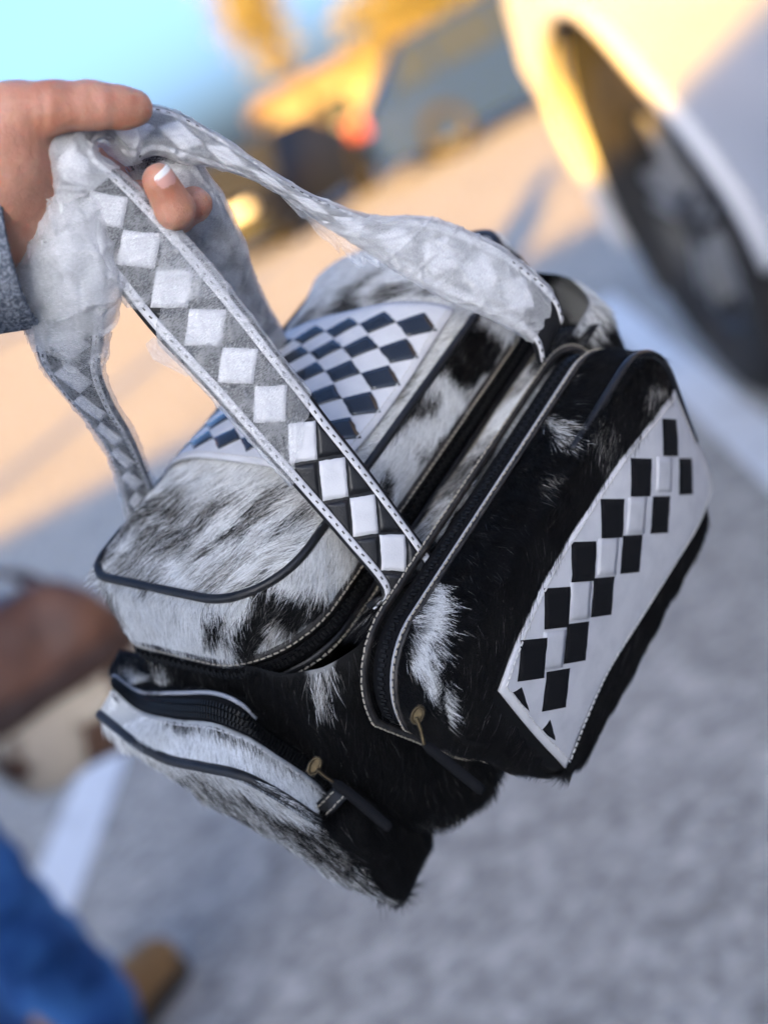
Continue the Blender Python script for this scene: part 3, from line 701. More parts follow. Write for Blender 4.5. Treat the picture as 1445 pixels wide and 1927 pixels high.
# the white checkered panel on the face
def face_pt(l, h, up=0.0):
    l, h = np.broadcast_arrays(np.asarray(l, float), np.asarray(h, float))
    return B(l, ff(np.stack([l, h], -1))+up, h)
def S_face(u, v):
    w = .036
    for _ in range(6):
        p = S(u, v, w=w)-WO; w = float(ff(np.array([p@WL, p@WH])))
    return np.array([p@WL, p@WH])
def quad_panel(cor, edges, n=28):
    """corner (l,h) points with bulging edges -> grid of (l,h)"""
    e0, e1, e2, e3 = [crom(np.array(e), n) for e in edges]   # bottom: c0->c1, right c1->c2, top c3->c2, left c0->c3
    s = np.linspace(0, 1, n); G = np.zeros((n, n, 2))
    c0, c1, c2, c3 = cor
    for i, v in enumerate(s):
        for j, u in enumerate(s):
            G[i, j] = (1-v)*e0[j]+v*e2[j]+(1-u)*e3[i]+u*e1[i]-((1-u)*(1-v)*c0+u*(1-v)*c1+u*v*c2+(1-u)*v*c3)
    return G
E0 = [(935, 1300), (968, 1210), (1022, 1090), (1085, 985), (1175, 850), (1240, 770), (1265, 733)]
E1 = [(1265, 733), (1287, 785), (1312, 840), (1330, 885), (1334, 920)]
E2 = [(1060, 1445), (1090, 1370), (1135, 1270), (1200, 1165), (1265, 1060), (1312, 980), (1334, 920)]
E3 = [(935, 1300), (975, 1350), (1020, 1402), (1060, 1445)]
ED = [[S_face(*p) for p in e] for e in (E0, E1, E2, E3)]
PG = quad_panel((ED[0][0], ED[0][-1], ED[2][-1], ED[2][0]), ED)
panel = grid("checkered_panel", face_pt(PG[..., 0], PG[..., 1], .0014), M['white_leather'], bag, out=B(.07, -.1, .08), thick=.0016)
panel["label"] = "white leather panel with two rows of black diamonds"
def lh_path(pts, up): q = np.array(pts); return face_pt(q[:, 0], q[:, 1], up)
def inset(poly, d):
    c = poly.mean(0); return c+(poly-c)*(1-d)
ring = np.vstack([crom(np.array(ED[0]), 40), crom(np.array(ED[1]), 14)[1:], crom(np.array(ED[2]), 40)[::-1][1:], crom(np.array(ED[3]), 14)[::-1][1:-1]])
stitching(face_pt(*inset(ring, .035).T, .0016), WW, panel, M['white_thread'], step=.0030, ln=.0010, wd=.0003, closed=True)
def tile(name, fn, poly, up, mat_, parent, thick=.0009, n=6, bulge=.0003):
    """a leather piece: 4-sided polygon in surface coordinates, slightly cushioned"""
    a, b, c, d = [np.array(x, float) for x in poly]; s = np.linspace(0, 1, n); G = np.zeros((n, n, 2))
    for i, v in enumerate(s):
        for j, u in enumerate(s): G[i, j] = (a*(1-u)+b*u)*(1-v)+(d*(1-u)+c*u)*v
    U, Vv = np.meshgrid(s, s); bl = bulge*(1-np.abs(2*U-1)**4)*(1-np.abs(2*Vv-1)**4)
    ja = (noise(np.dstack([G*900, np.zeros((n, n))]), 3)-.5)*.0006
    edge = (np.abs(2*U-1) > .99) | (np.abs(2*Vv-1) > .99)
    G = G+np.where(edge, ja, 0)[..., None]
    return grid(name, fn(G[..., 0], G[..., 1], up+bl), mat_, parent, thick=thick)
# diamonds found by their centres in the photograph
top_row = [(1256, 823), (1201, 898), (1147, 975), (1093, 1056), (1043, 1143), (997, 1240)]
bot_row = [(1285, 896), (1237, 968), (1182, 1042), (1128, 1122), (1079, 1208), (1041, 1297)]
ctr_row = [(1245, 893), (1192, 970), (1138, 1048), (1086, 1130), (1037, 1222)]
def diamond(c, r=.0125): return [c+np.array(o)*r for o in ((-1, 0), (0, -1), (1, 0), (0, 1))]
for q in top_row+bot_row: tile("black_diamond", face_pt, diamond(S_face(*q)), .0017, M['black_suede'], panel, bulge=.0001)
for q in ctr_row: tile("white_diamond", face_pt, diamond(S_face(*q), .0120), .00152, M['white_leather'], panel, bulge=.0001, thick=.0004)
for pts in (((960, 1302), (976, 1292), (990, 1338), (975, 1322)), ((1015, 1372), (1030, 1353), (1040, 1392), (1028, 1386))):
    tile("black_half_diamond", face_pt, [S_face(*p) for p in pts], .0015, M['black_suede'], panel)

# ---- lid checkered panel, lying over the lid's dome
def lid_pt(l, w, up=0.0):
    l, w = np.broadcast_arrays(np.asarray(l, float), np.asarray(w, float))
    a = np.abs((l-(LL0+LL1)/2)/((LL1-LL0)/2)); b = np.abs((w-(LW0+LW1)/2)/((LW1-LW0)/2))
    s = np.clip((a**5+b**5)**.2, 0, 1)
    h = -.020*(1-s**2.6)+np.exp(-((l-.09)/.05)**2)*.004
    return far_lift(B(l, w, h-.0042-up))
lw = np.stack(np.meshgrid(np.linspace(.031, .155, 40), np.linspace(-.166, -.058, 40)), -1)
sk = lambda l, w: .031+(l-.031)*(1-.33*np.clip((-.062-w)/.10, 0, 1))
lw[..., 0] = sk(lw[..., 0], lw[..., 1])
lpanel = grid("lid_panel", lid_pt(lw[..., 0], lw[..., 1]), M['white_leather'], bag, thick=.0018, out=CEN)
lpanel["label"] = "white leather lid panel with black diamonds"
rl = .0088
for i in range(6):
    for j in range(6):
        c = np.array([.046+i*.0185, -.156+j*.0176])
        if abs(c[0]-.093) < .058: tile("black_diamond", lid_pt, [np.array([sk(p[0], p[1]), p[1]]) for p in diamond(c, rl)], .0003, M['sky_sheen'], lpanel, bulge=.0002)
for s_ in (-.0605,):
    q = np.linspace(.033, .153, 60); stitching(lid_pt(q, np.full(60, s_)), -WH, lpanel, M['white_thread'], step=.003, ln=.001, wd=.0003)
q = np.linspace(-.160, -.062, 50); stitching(lid_pt(np.full(50, .0335), q), -WH, lpanel, M['white_thread'], step=.003, ln=.001, wd=.0003)

# ---- end pocket, sagging below the near end
def rowS(pts): return [S(u, v, **k) for u, v, k in pts]
EPZ = dict
r_in = rowS([(205, 1262, dict(l=-.045)), (262, 1275, dict(l=-.046)), (335, 1290, dict(l=-.047)), (400, 1296, dict(l=-.048)), (455, 1316, dict(l=-.048)), (505, 1362, dict(l=-.048)), (565, 1402, dict(l=-.048)), (640, 1452, dict(l=-.046))])
r_up = rowS([(214, 1272, dict(l=-.052)), (262, 1302, dict(l=-.055)), (330, 1304, dict(l=-.056)), (400, 1304, dict(l=-.056)), (452, 1324, dict(l=-.056)), (500, 1370, dict(l=-.055)), (560, 1410, dict(l=-.053)), (632, 1462, dict(l=-.050))])
r_lo = rowS([(212, 1296, dict(l=-.060)), (262, 1336, dict(l=-.064)), (330, 1353, dict(l=-.066)), (400, 1360, dict(l=-.066)), (465, 1384, dict(l=-.065)), (520, 1420, dict(l=-.063)), (575, 1456, dict(l=-.060)), (615, 1488, dict(l=-.057))])
r_p = rowS([(188, 1338, dict(l=-.068)), (250, 1388, dict(l=-.078)), (315, 1422, dict(l=-.080)), (380, 1436, dict(l=-.080)), (450, 1452, dict(l=-.079)), (510, 1482, dict(l=-.077)), (560, 1514, dict(l=-.075)), (606, 1545, dict(l=-.072))])
r_b = rowS([(194, 1346, dict(l=-.066)), (262, 1398, dict(l=-.074)), (335, 1448, dict(l=-.077)), (410, 1508, dict(l=-.077)), (480, 1548, dict(l=-.077)), (560, 1596, dict(l=-.077)), (640, 1648, dict(l=-.076)), (722, 1684, dict(l=-.073))])
r_u = [p+WH*.004+WL*.030 for p in r_b]; r_u2 = [p+WH*.002+WL*.055 for p in r_b]
EP_BLOBS = [(300, 1385, 130, 36, 28, 1.), (480, 1440, 150, 42, 27, 1.), (250, 1350, 80, 50, 20, .92), (380, 1405, 90, 50, 12, .95), (500, 1460, 90, 42, 30, .95), (420, 1505, 130, 36, 36, .46), (610, 1640, 150, 24, 33, .5)]
epg = patch([r_lo, r_p], 14, 120)
# a bulge so the band is not flat
ep = hide("end_pocket_band", epg, bag, .03, EP_BLOBS, False, 23, thick=.0015, warp=10)
fur(ep, epg, lambda r: pdir(.28, .95), 17000, .0055, .03, EP_BLOBS, False, lift=.14, seed=23, mess=.22, warp=6, streak=.15)
epf = patch([r_p, r_b, r_u, r_u2], 40, 120)
epo = hide("end_pocket_face", epf, bag, .03, EP_BLOBS, False, 23, thick=.0015, warp=16, out=B(-.035, -.1, .10))
fur(epo, epf, lambda r: pdir(.75, .62), 26000, .0105, .03, EP_BLOBS, False, lift=.38, seed=29, mess=.3, warp=16, facing=-.4, streak=1.3, out=B(-.035, -.1, .10))
# dark side of the pocket that turns back to the body
side_a = [r_lo[-1], r_p[-1], S(640, 1590, l=-.074), r_b[-1], r_u[-1]]
side_b = [S(648, 1470, l=-.050), S(660, 1510, l=-.060), S(700, 1585, l=-.066), S(752, 1676, l=-.066), S(765, 1665, l=-.045)]
side_c = [S(690, 1490, l=-.045), S(720, 1520, l=-.045), S(760, 1570, l=-.045), S(790, 1600, l=-.044), S(805, 1590, l=-.030)]
side_d = [S(700, 1480, l=-.035), S(740, 1500, l=-.035), S(790, 1540, l=-.032), S(808, 1565, l=-.030), S(815, 1560, l=-.020)]
spg = patch([side_a, side_b, side_c, side_d], 40, 40)
sp = hide("end_pocket_side", spg, bag, .02, [], False, 31, thick=.0015)
fur(sp, spg, lambda r: pdir(.5, .8), 12000, .010, .02, [], False, lift=.3, seed=31, mess=.3)
zpc = crom((np.array(r_up)+np.array(r_lo))/2, 120); za = crom(r_up, 120); zb = crom(r_lo, 120)
ezg = patch([r_up, list((np.array(r_up)+np.array(r_lo))/2+np.array([-WH*.0015]*8)), r_lo], 10, 120)
ez = grid("zipper", ezg, M['tape'], bag, thick=.0008)
for rowi in (3, 5, 7):
    c = ezg[rowi]; p, t, x = along(c, .0019); it = []
    nn = gnormal(ezg)[rowi]; nn = nn if np.sum(nn*(CPOS-c)) > 0 else -nn
    for a, b in zip(p, t):
        j = np.argmin(((c-a)**2).sum(1)); n_ = nrm(nn[j]-b*(nn[j]@b)); s_ = np.cross(b, n_)
        it.append((a+n_*.0007, b*.00055, s_*(.0015 if rowi == 5 else .0011), n_*.0006))
    v, f = boxes(it); mk("zipper_teeth", v, f, M['teeth'], ez, smooth=False)
tube("piping", crom(np.array(r_p)+WH*.0015-WL*.0008, 120), .0027, M['black_leather'], bag, 8)
tube("raw_edge", crom(np.array(r_up), 120)[:84], .0011, M['raw_edge'], bag, 6)
stitching(crom(np.array(r_lo)*.86+np.array(r_p)*.14, 120), nrm(CPOS-r_lo[3]), bag, M['white_thread'], lift=.0012)
ing = patch([list(np.array(r_in)+WL*.012-WH*.003), r_in, r_up], 12, 120)
ig = hide("end_pocket_rim", ing, bag, .04, [(240, 1262, 30, 16, 20, .8)], False, 37, thick=.0012)
fur(ig, ing, lambda r: pdir(.6, .6), 9000, .009, .04, [(240, 1262, 30, 16, 20, .8)], False, lift=.35, seed=37)
stitching(crom(np.array(r_in)*.6+np.array(r_up)*.4, 120)[50:], nrm(CPOS-r_in[3]), bag, M['thread'], lift=.0012)
# stitched end tab
tabg = patch([[S(575, 1522, l=-.066), S(605, 1497, l=-.063), S(636, 1466, l=-.056)], [S(600, 1545, l=-.068), S(632, 1518, l=-.065), S(662, 1486, l=-.058)]], 6, 12)
tab = grid("end_tab", tabg-WL*.004, M['black_leather'], bag, thick=.0014)
for k in (1, 4): stitching(tabg[k]-WL*.0045, nrm(CPOS-tabg[0, 0]), tab, M['thread'], lift=.0004)
# ---- zipper pulls: brass ring and link, leather tongue
def pull(ring_c, link, tongue, d0, name="zipper_pull"):
    rc = P(*ring_c, d0); ax1, ax2 = pdir(.8, .6), pdir(-.5, .85)
    th = np.linspace(0, 2*np.pi, 28, endpoint=False)
    o = tube(name, rc+np.cos(th)[:, None]*ax1*.0022+np.sin(th)[:, None]*(ax2*.0036), .0006, M['brass'], bag, 8, True)
    v, f = boxes([(rc-nrm(CPOS-rc)*.003, ax1*.0022, ax2*.0038, nrm(CPOS-rc)*.0013)]); sl = mk("slider", v, f, M["brass"], o, smooth=False); bv = sl.modifiers.new("bevel", "BEVEL"); bv.width = .0007; bv.segments = 2
    tube("link", crom([P(u, v, d0-.002) for u, v in link], 20), .0008, M['brass'], o, 8)
    c = crom([P(u, v, d0-.001*i) for i, (u, v) in enumerate(tongue)], 30); t = frames(c); s = nrm(np.cross(t, nrm(CPOS-c)))
    w = np.interp(np.arange(30), [0, 3, 27, 29], [.0014, .0022, .0022, .0016])[:, None]
    grid("leather_tongue", np.stack([c-s*w, c+s*w]), M['black_suede'], o, thick=.0014)
pull((786, 1345), [(783, 1350), (792, 1375), (798, 1402)], [(797, 1398), (830, 1425), (870, 1458), (910, 1490)], .600)
pull((592, 1442), [(596, 1448), (612, 1462), (628, 1472)], [(625, 1470), (665, 1500), (700, 1530), (735, 1560)], .600)

# ---- far end pocket
def xp_loop(e, l, r=.034, n=160):
    q = rrect(-.165-e, -.058+e, .052-e, .135+e, r+e, n); return B(np.full(n, l), q[:, 0], q[:, 1])
XC = B(.22, -.095, .09); XB = [(1060, 580, 34, 50, 20, .8), (1110, 540, 50, 22, 35, .9)]
xg = np.stack([xp_loop(.0, .222), xp_loop(.002, .230), xp_loop(.002, .240), xp_loop(.0, .248)]); xg = np.stack([crom(xg[:, j], 18) for j in range(xg.shape[1])], 1)
xo = hide("far_pocket_gusset", xg, bag, .1, XB, True, 41, out=XC); fur(xo, xg, WL, 12000, .010, .1, XB, True, lift=.35, seed=41, out=XC)
xf = np.stack([B(0, 0, 0)+(xp_loop(.0, .248)-B(0, 0, 0)-(B(.248, -.11, .09)-B(0, 0, 0)))*k+(B(.248+.010*(1-k**3), -.11, .09)-B(0, 0, 0)) for k in np.linspace(1, .02, 20)])
xq = hide("far_pocket_face", xf, bag, .1, XB, True, 43, out=B(.1, -.095, .09)); fur(xq, xf, WH, 9000, .010, .1, XB, True, lift=.35, seed=43, out=B(.1, -.095, .09), facing=-.6)
tube("piping", xp_loop(.001, .249), .0024, M['black_leather'], bag, 10, True)

# ---- the pale strip of hide between the lid's zip and the front pocket
YB = [(950, 720, 70, 90, 35, .85), (900, 800, 40, 60, 35, .55), (870, 900, 40, 60, 35, .35), (830, 960, 40, 50, 35, .55), (930, 760, 14, 50, 35, .25), (985, 700, 16, 40, 30, .5)]
yl = np.linspace(-.012, .196, 70)
yg = np.stack([B(yl, np.full(70, w_)+.004*np.sin(yl*60)*k_, np.full(70, h_)) for w_, h_, k_ in ((-.041, .040, 0), (-.034, .0375, .1), (-.024, .036, .3), (-.0125, .034, 0))])
yg = np.stack([crom(yg[:, j], 16) for j in range(70)], 1)
yo = hide("front_strip", yg, bag, .1, YB, False, 47, out=CEN, thick=.001); fur(yo, yg, nrm(-WL*1.0+WH*.3), 11000, .0085, .1, YB, False, lift=.2, seed=47, out=CEN, streak=.6)
# ================================================================== straps
class Ribbon:
    """a strap between two edge curves; at(s, t, up): s metres along, t across in [-1, 1], up off the face"""
    def __init__(self, A, Bq, n=240, crown=.0012):
        a = np.array([P(*p) for p in A]); b = np.array([P(*p) for p in Bq])
        m = crom((a+b)/2, n*4); ab = crom(np.hstack([a, b]), n*4)
        a, b = ab[:, :3], ab[:, 3:]; c = (a+b)/2
        s = np.r_[0, np.cumsum(np.linalg.norm(np.diff(c, axis=0), axis=1))]; self.len = s[-1]; self.s = np.linspace(0, s[-1], n)
        f = lambda q: np.stack([np.interp(self.s, s, q[:, k]) for k in range(3)], -1)
        self.a, self.b = f(a), f(b); c = (self.a+self.b)/2
        self.c = c; self.h = (self.b-self.a)/2; t = nrm(np.gradient(c, axis=0)); n_ = nrm(np.cross(t, self.h))
        if np.sum(n_[:40]*nrm(CPOS-c[:40])) < 0: n_ = -n_
        self.n = n_; self.crown = crown
    def _i(self, q, s): return np.stack([np.interp(s, self.s, q[:, k]) for k in range(3)], -1)
    def at(self, s, t, up=0.0):
        s, t = np.broadcast_arrays(np.asarray(s, float), np.asarray(t, float))
        n_ = nrm(self._i(self.n, s)); return self._i(self.c, s)+t[..., None]*self._i(self.h, s)+n_*(self.crown*(1-t*t)+up)[..., None]
def strap(name, R, s0, s1, pitch=.0212, squares=True):
    S_, T_ = np.meshgrid(np.linspace(s0, s1, 160), np.linspace(-1, 1, 9))
    o = grid(name, R.at(S_, T_), M['black_leather'], bag, thick=.0032, flip=RF(R, S_, T_))
    for t0, t1 in ((-.915, -.69), (.69, .915)):
        q, w = np.meshgrid(np.linspace(s0, s1, 160), np.linspace(t0, t1, 4))
        e = grid("edge_strip", R.at(q, w, .0005+.0002*np.sin(np.pi*(w-t0)/(t1-t0))), M['white_leather'], o, thick=.0008, flip=RF(R, q, w))
        x = np.linspace(s0, s1, 300); stitching(R.at(x, np.full(300, (t0+t1)/2), .0007), R._i(R.n, x), e, M['stitch_mark'], step=.0044, ln=.0008, wd=.00034, lift=.0001)
    if squares:
        k = 0; s = s0+.006
        fn = lambda a, b, up: R.at(a, b, up)
        while s+pitch < s1:
            j = random.uniform(-.0004, .0004); hw = .665
            mid = s+pitch/2
            tile("white_square", fn, [(mid-pitch*.475+j, 0), (mid+j, -hw), (mid+pitch*.475+j, 0), (mid+j, hw)], .0008, M['white_leather'], o, thick=.0007, n=8, bulge=.00015)
            for sg in (-1, 1):
                tile("black_piece", fn, [(s-pitch*.42, sg*.68), (s, sg*.06), (s+pitch*.42, sg*.68), (s, sg*.68)], .0006, M['black_leather'], o, thick=.0006, n=6, bulge=.00015)
            s += pitch
    return o
def RF(R, S_, T_):
    g = R.at(S_, T_); n = gnormal(g); return np.sum(n*R._i(R.n, S_), -1).mean() < 0
FA = [(690, 1152, .655), (720, 1115, .653), (640, 1015, .648), (550, 912, .643), (490, 846, .639), (430, 778, .634), (360, 702, .629), (300, 640, .624), (248, 578, .619), (190, 500, .612), (140, 425, .604), (108, 375, .598), (90, 325, .593), (92, 275, .590), (118, 232, .592), (160, 208, .600), (222, 212, .610), (280, 198, .617), (345, 217, .622), (430, 268, .630), (520, 330, .640), (600, 374, .649), (700, 408, .658), (800, 412, .666), (880, 437, .673), (960, 478, .681), (1040, 548, .691), (1062, 600, .698)]
FB = [(828, 1062, .657), (795, 1022, .657), (700, 892, .650), (620, 790, .644), (575, 730, .640), (535, 680, .635), (480, 608, .630), (420, 532, .624), (372, 476, .619), (318, 416, .612), (262, 360, .604), (222, 325, .598), (186, 296, .594), (176, 276, .596), (186, 264, .600), (205, 262, .606), (246, 300, .613), (296, 286, .618), (350, 302, .624), (418, 318, .632), (500, 350, .641), (590, 408, .651), (680, 464, .660), (760, 514, .667), (850, 562, .674), (925, 595, .681), (1000, 642, .691), (1016, 690, .698)]
RFh = Ribbon(FA, FB)
strap("front_handle", RFh, .001, RFh.len-.001)["label"] = "front handle of black leather with woven white diamonds"
BA = [(100, 290, .606), (78, 360, .604), (60, 450, .606), (48, 540, .613), (62, 620, .626), (76, 680, .640), (112, 732, .656), (165, 792, .676), (200, 846, .697), (222, 905, .722), (240, 985, .752)]
BB = [(190, 290, .608), (186, 370, .606), (192, 460, .609), (205, 555, .616), (196, 635, .628), (190, 700, .643), (212, 765, .661), (245, 822, .681), (268, 872, .703), (286, 915, .724), (308, 965, .752)]
RB1 = Ribbon(BA, BB)
CA = [(235, 300, .632), (290, 372, .640), (338, 440, .655), (380, 520, .680), (425, 600, .712), (478, 665, .745), (520, 725, .772)]
CB = [(330, 252, .628), (376, 316, .636), (426, 394, .652), (462, 478, .677), (490, 552, .708), (530, 626, .745), (562, 690, .772)]
RB2 = Ribbon(CA, CB)
strap("back_handle", RB1, .001, RB1.len-.001)["label"] = "back handle running down to the near corner"; strap("back_handle", RB2, .001, RB2.len-.001)["label"] = "back handle running down to the far corner"

# ================================================================== tissue wrapping
def tissue_material(name, lo, hi, crk=.75):
    m = bpy.data.materials.new(name); m.use_nodes = True; t = m.node_tree; N = t.nodes.new; K = t.links.new
    t.nodes.clear(); out = N("ShaderNodeOutputMaterial"); tc = N("ShaderNodeTexCoord")
    mp = N("ShaderNodeMapping"); mp.inputs["Scale"].default_value = (1, .35, 1); K(tc.outputs["UV"], mp.inputs["Vector"])
    n1 = N("ShaderNodeTexNoise"); n1.inputs["Scale"].default_value = 3400; n1.inputs["Detail"].default_value = 3; n1.inputs["Distortion"].default_value = .4; K(mp.outputs[0], n1.inputs["Vector"])
    n2 = N("ShaderNodeTexNoise"); n2.inputs["Scale"].default_value = 130; n2.inputs["Detail"].default_value = 5; K(tc.outputs["UV"], n2.inputs["Vector"])
    mr = N("ShaderNodeMapRange"); mr.inputs[1].default_value = .30; mr.inputs[2].default_value = .70; mr.inputs[3].default_value = lo; mr.inputs[4].default_value = hi; K(n1.outputs["Fac"], mr.inputs[0])
    ad = N("ShaderNodeMath"); ad.operation = 'MULTIPLY_ADD'; ad.inputs[1].default_value = .30; ad.inputs[2].default_value = -.15; K(n2.outputs["Fac"], ad.inputs[0])
    a2 = N("ShaderNodeMath"); a2.operation = 'ADD'; a2.use_clamp = True; K(mr.outputs[0], a2.inputs[0]); K(ad.outputs[0], a2.inputs[1])
    df = N("ShaderNodeBsdfPrincipled"); df.inputs["Base Color"].default_value = (.88, .88, .89, 1); df.inputs["Roughness"].default_value = .38; df.inputs["Specular IOR Level"].default_value = .45
    tr = N("ShaderNodeBsdfTranslucent"); tr.inputs[0].default_value = (.85, .85, .86, 1)
    mx = N("ShaderNodeMixShader"); mx.inputs[0].default_value = .35; K(df.outputs[0], mx.inputs[1]); K(tr.outputs[0], mx.inputs[2])
    tp = N("ShaderNodeBsdfTransparent"); m2 = N("ShaderNodeMixShader"); K(a2.outputs[0], m2.inputs[0]); K(tp.outputs[0], m2.inputs[1]); K(mx.outputs[0], m2.inputs[2])
    bp = N("ShaderNodeBump"); bp.inputs["Strength"].default_value = .3; bp.inputs["Distance"].default_value = .0003; K(n1.outputs["Fac"], bp.inputs["Height"]); K(bp.outputs[0], df.inputs["Normal"]); K(bp.outputs[0], tr.inputs["Normal"])
    # crinkles: sharp slanting folds
    mp2 = N("ShaderNodeMapping"); mp2.inputs["Scale"].default_value = (1, 1.9, 1); mp2.inputs["Rotation"].default_value = (0, 0, .6); K(tc.outputs["UV"], mp2.inputs["Vector"])
    n4 = N("ShaderNodeTexNoise"); n4.inputs["Scale"].default_value = 42; n4.inputs["Detail"].default_value = 2; n4.inputs["Distortion"].default_value = .6; K(mp2.outputs[0], n4.inputs["Vector"])
    s1 = N("ShaderNodeMath"); s1.operation = 'SUBTRACT'; s1.inputs[1].default_value = .5; K(n4.outputs["Fac"], s1.inputs[0])
    s2 = N("ShaderNodeMath"); s2.operation = 'ABSOLUTE'; K(s1.outputs[0], s2.inputs[0])
    s3 = N("ShaderNodeMapRange"); s3.inputs[1].default_value = 0; s3.inputs[2].default_value = .06; s3.inputs[3].default_value = 1; s3.inputs[4].default_value = 0; K(s2.outputs[0], s3.inputs[0])
    b2 = N("ShaderNodeBump"); b2.inputs["Strength"].default_value = crk; b2.inputs["Distance"].default_value = .0016; K(s3.outputs[0], b2.inputs["Height"]); K(bp.outputs[0], b2.inputs["Normal"])
    for x_ in (df, tr): t.links.remove(x_.inputs["Normal"].links[0]); K(b2.outputs[0], x_.inputs["Normal"])
    a3 = N("ShaderNodeMath"); a3.operation = 'MULTIPLY_ADD'; a3.inputs[1].default_value = .2*crk; K(s3.outputs[0], a3.inputs[0]); K(a2.outputs[0], a3.inputs[2]); K(a3.outputs[0], m2.inputs[0])
    K(m2.outputs[0], out.inputs[0]); return m
M['tissue'] = tissue_material('sheer_tissue', .17, .38, .32); M['tissue_dense'] = tissue_material('doubled_tissue', .30, .50, .42)
def wrap(parent, R, s0a, s0b, s1a, s1b, puff=.0012, over=1.07, seed=0, wr=.0012, name="sheet", bulge=None, layers=1, m='tissue'):
    """a sheet rolled round the strap from the slanted line (s0a at edge a, s0b at edge b) to (s1a, s1b)"""
    nu, nv = 150, 72; th = np.linspace(-.15, 2*np.pi+.35*layers, nv); G = np.zeros((nu, nv, 3))
    U = np.linspace(0, 1, nu)[:, None]; TH = th[None, :]
    t = -np.cos(TH); k = (1+t)/2
    rag0 = (noise(np.stack([k*9+seed, k*0+seed*3.1, np.sin(TH)*2], -1))-.5)*.004
    s = (s0a+(s0b-s0a)*k+rag0)*(1-U)+(s1a+(s1b-s1a)*k-rag0*1.3)*U
    fl = np.sign(np.sin(TH))*np.abs(np.sin(TH))**.6
    up = fl*(puff+.0016)+(np.abs(TH) < 0)*0
    q = np.stack([s*34+TH*.35, np.cos(TH)*1.1+s*16, np.sin(TH)*1.1+s*0+seed], -1)
    wv = (fbm(q, 2, seed)-.5)*2*wr
    for kk, (sl_, fr) in enumerate(((.9, 60), (-1.3, 46), (.4, 85))):      # creases running slantwise round the strap
        cq = noise(np.stack([s*fr+t*sl_*1.6, s*5+t*.4, s*0+seed*5+kk], -1), seed+kk)
        wv = wv+np.maximum(0, 1-np.abs(cq-.5)*11)**1.5*wr*1.1
    bl = np.ones_like(s) if bulge is None else bulge(s)
    spiral = np.clip(TH/(2*np.pi), 0, 2)*.0007
    base = R.at(s, t*over*(1+(bl-1)*.8), -.0016); n_ = nrm(R._i(R.n, s.ravel())).reshape(*s.shape, 3)
    sd_ = nrm(R._i(R.h, s.ravel())).reshape(*s.shape, 3)
    G = base+n_*(up*bl+np.sign(fl+1e-9)*spiral+wv*np.where(np.sin(TH) >= -.2, 1, -.6))[..., None]+sd_*(t*(wv*.8+bl*.0004))[..., None]
    uv = np.stack([np.broadcast_to(s, s.shape), np.broadcast_to(TH*.009, s.shape)], -1)
    return grid(name, G, M[m], parent, uv=uv, flip=False)
def s_at(R, u, v):                                 # where along the strap a point seen at (u, v) lies
    q = pix(R.c); return float(R.s[np.argmin(((q-np.array([u, v]))**2).sum(1))])
def s_edge(R, u, v, e):
    q = pix(R.a if e == 'a' else R.b); return float(R.s[np.argmin(((q-np.array([u, v]))**2).sum(1))])
tw1 = empty("tissue_wrap", RFh.c[40], "sheer white tissue wound around the near strap, black squares showing through", "tissue", "tissue wrappings on the handles")
# near half of the front handle: two rolls with a gap at the edge between them, bare below
wrap(tw1, RFh, s_edge(RFh, 552, 914, 'a'), s_edge(RFh, 585, 748, 'b'), s_edge(RFh, 300, 640, 'a'), s_edge(RFh, 300, 398, 'b'), seed=1, puff=.0022, over=1.05, wr=.0005)
wrap(tw1, RFh, s_edge(RFh, 246, 574, 'a'), s_edge(RFh, 440, 556, 'b'), s_edge(RFh, 88, 320, 'a'), s_edge(RFh, 190, 300, 'b'), seed=2, puff=.0028, over=1.08, wr=.0005)
SA = s_edge(RFh, 96, 300, 'a')
wrap(tw1, RFh, SA-.016, SA-.012, SA+.034, SA+.040, seed=3, puff=.0050, over=1.12, wr=.0007, m='tissue_dense')
tw2 = empty("tissue_wrap", RFh.c[180], "white tissue wound around the strap that runs to the far corner", "tissue", "tissue wrappings on the handles")
wrap(tw2, RFh, s_edge(RFh, 262, 200, 'a')-.004, s_edge(RFh, 250, 300, 'b')+.004, s_edge(RFh, 1040, 548, 'a'), s_edge(RFh, 1000, 640, 'b'), seed=4, puff=.0016, over=1.04, wr=.0005, m='tissue_dense')
wrap(tw2, RFh, s_edge(RFh, 700, 408, 'a'), s_edge(RFh, 590, 408, 'b'), s_edge(RFh, 955, 475, 'a'), s_edge(RFh, 1005, 640, 'b')-.004, seed=5, puff=.0022, over=1.05, wr=.0006, m='tissue_dense')
sf0, sf1 = s_edge(RFh, 575, 395, 'b'), s_edge(RFh, 680, 464, 'b')
q, w = np.meshgrid(np.linspace(sf0-.012, sf1+.012, 60), np.linspace(0, 1, 16))
drop = np.clip(1-np.abs((q-(sf0+sf1)/2)/((sf1-sf0)/2+.012)), 0, 1)**.6*(.6+.6*noise(np.stack([q*260, q*0, q*0], -1)))
fl = RFh.at(q, np.full_like(q, 1.02), -.001)+(w*drop*.016)[..., None]*nrm(-np.array([0, 0, 1.])+.3*pdir(.3, .5))+((fbm(np.stack([q*190, w*3, q*0], -1))-.5)*.006*w)[..., None]*nrm(CPOS-RFh.c[0])
grid("loose_edge", fl, M['tissue'], tw2, uv=np.stack([q, w*.02], -1), flip=False)
q, w = np.meshgrid(np.linspace(s_edge(RFh, 300, 640, 'a')-.020, s_edge(RFh, 300, 640, 'a')+.003, 40), np.linspace(0, 1, 12))
drop = np.clip(1-np.abs((q-s_edge(RFh, 300, 640, 'a')+.004)/.02), 0, 1)**.8
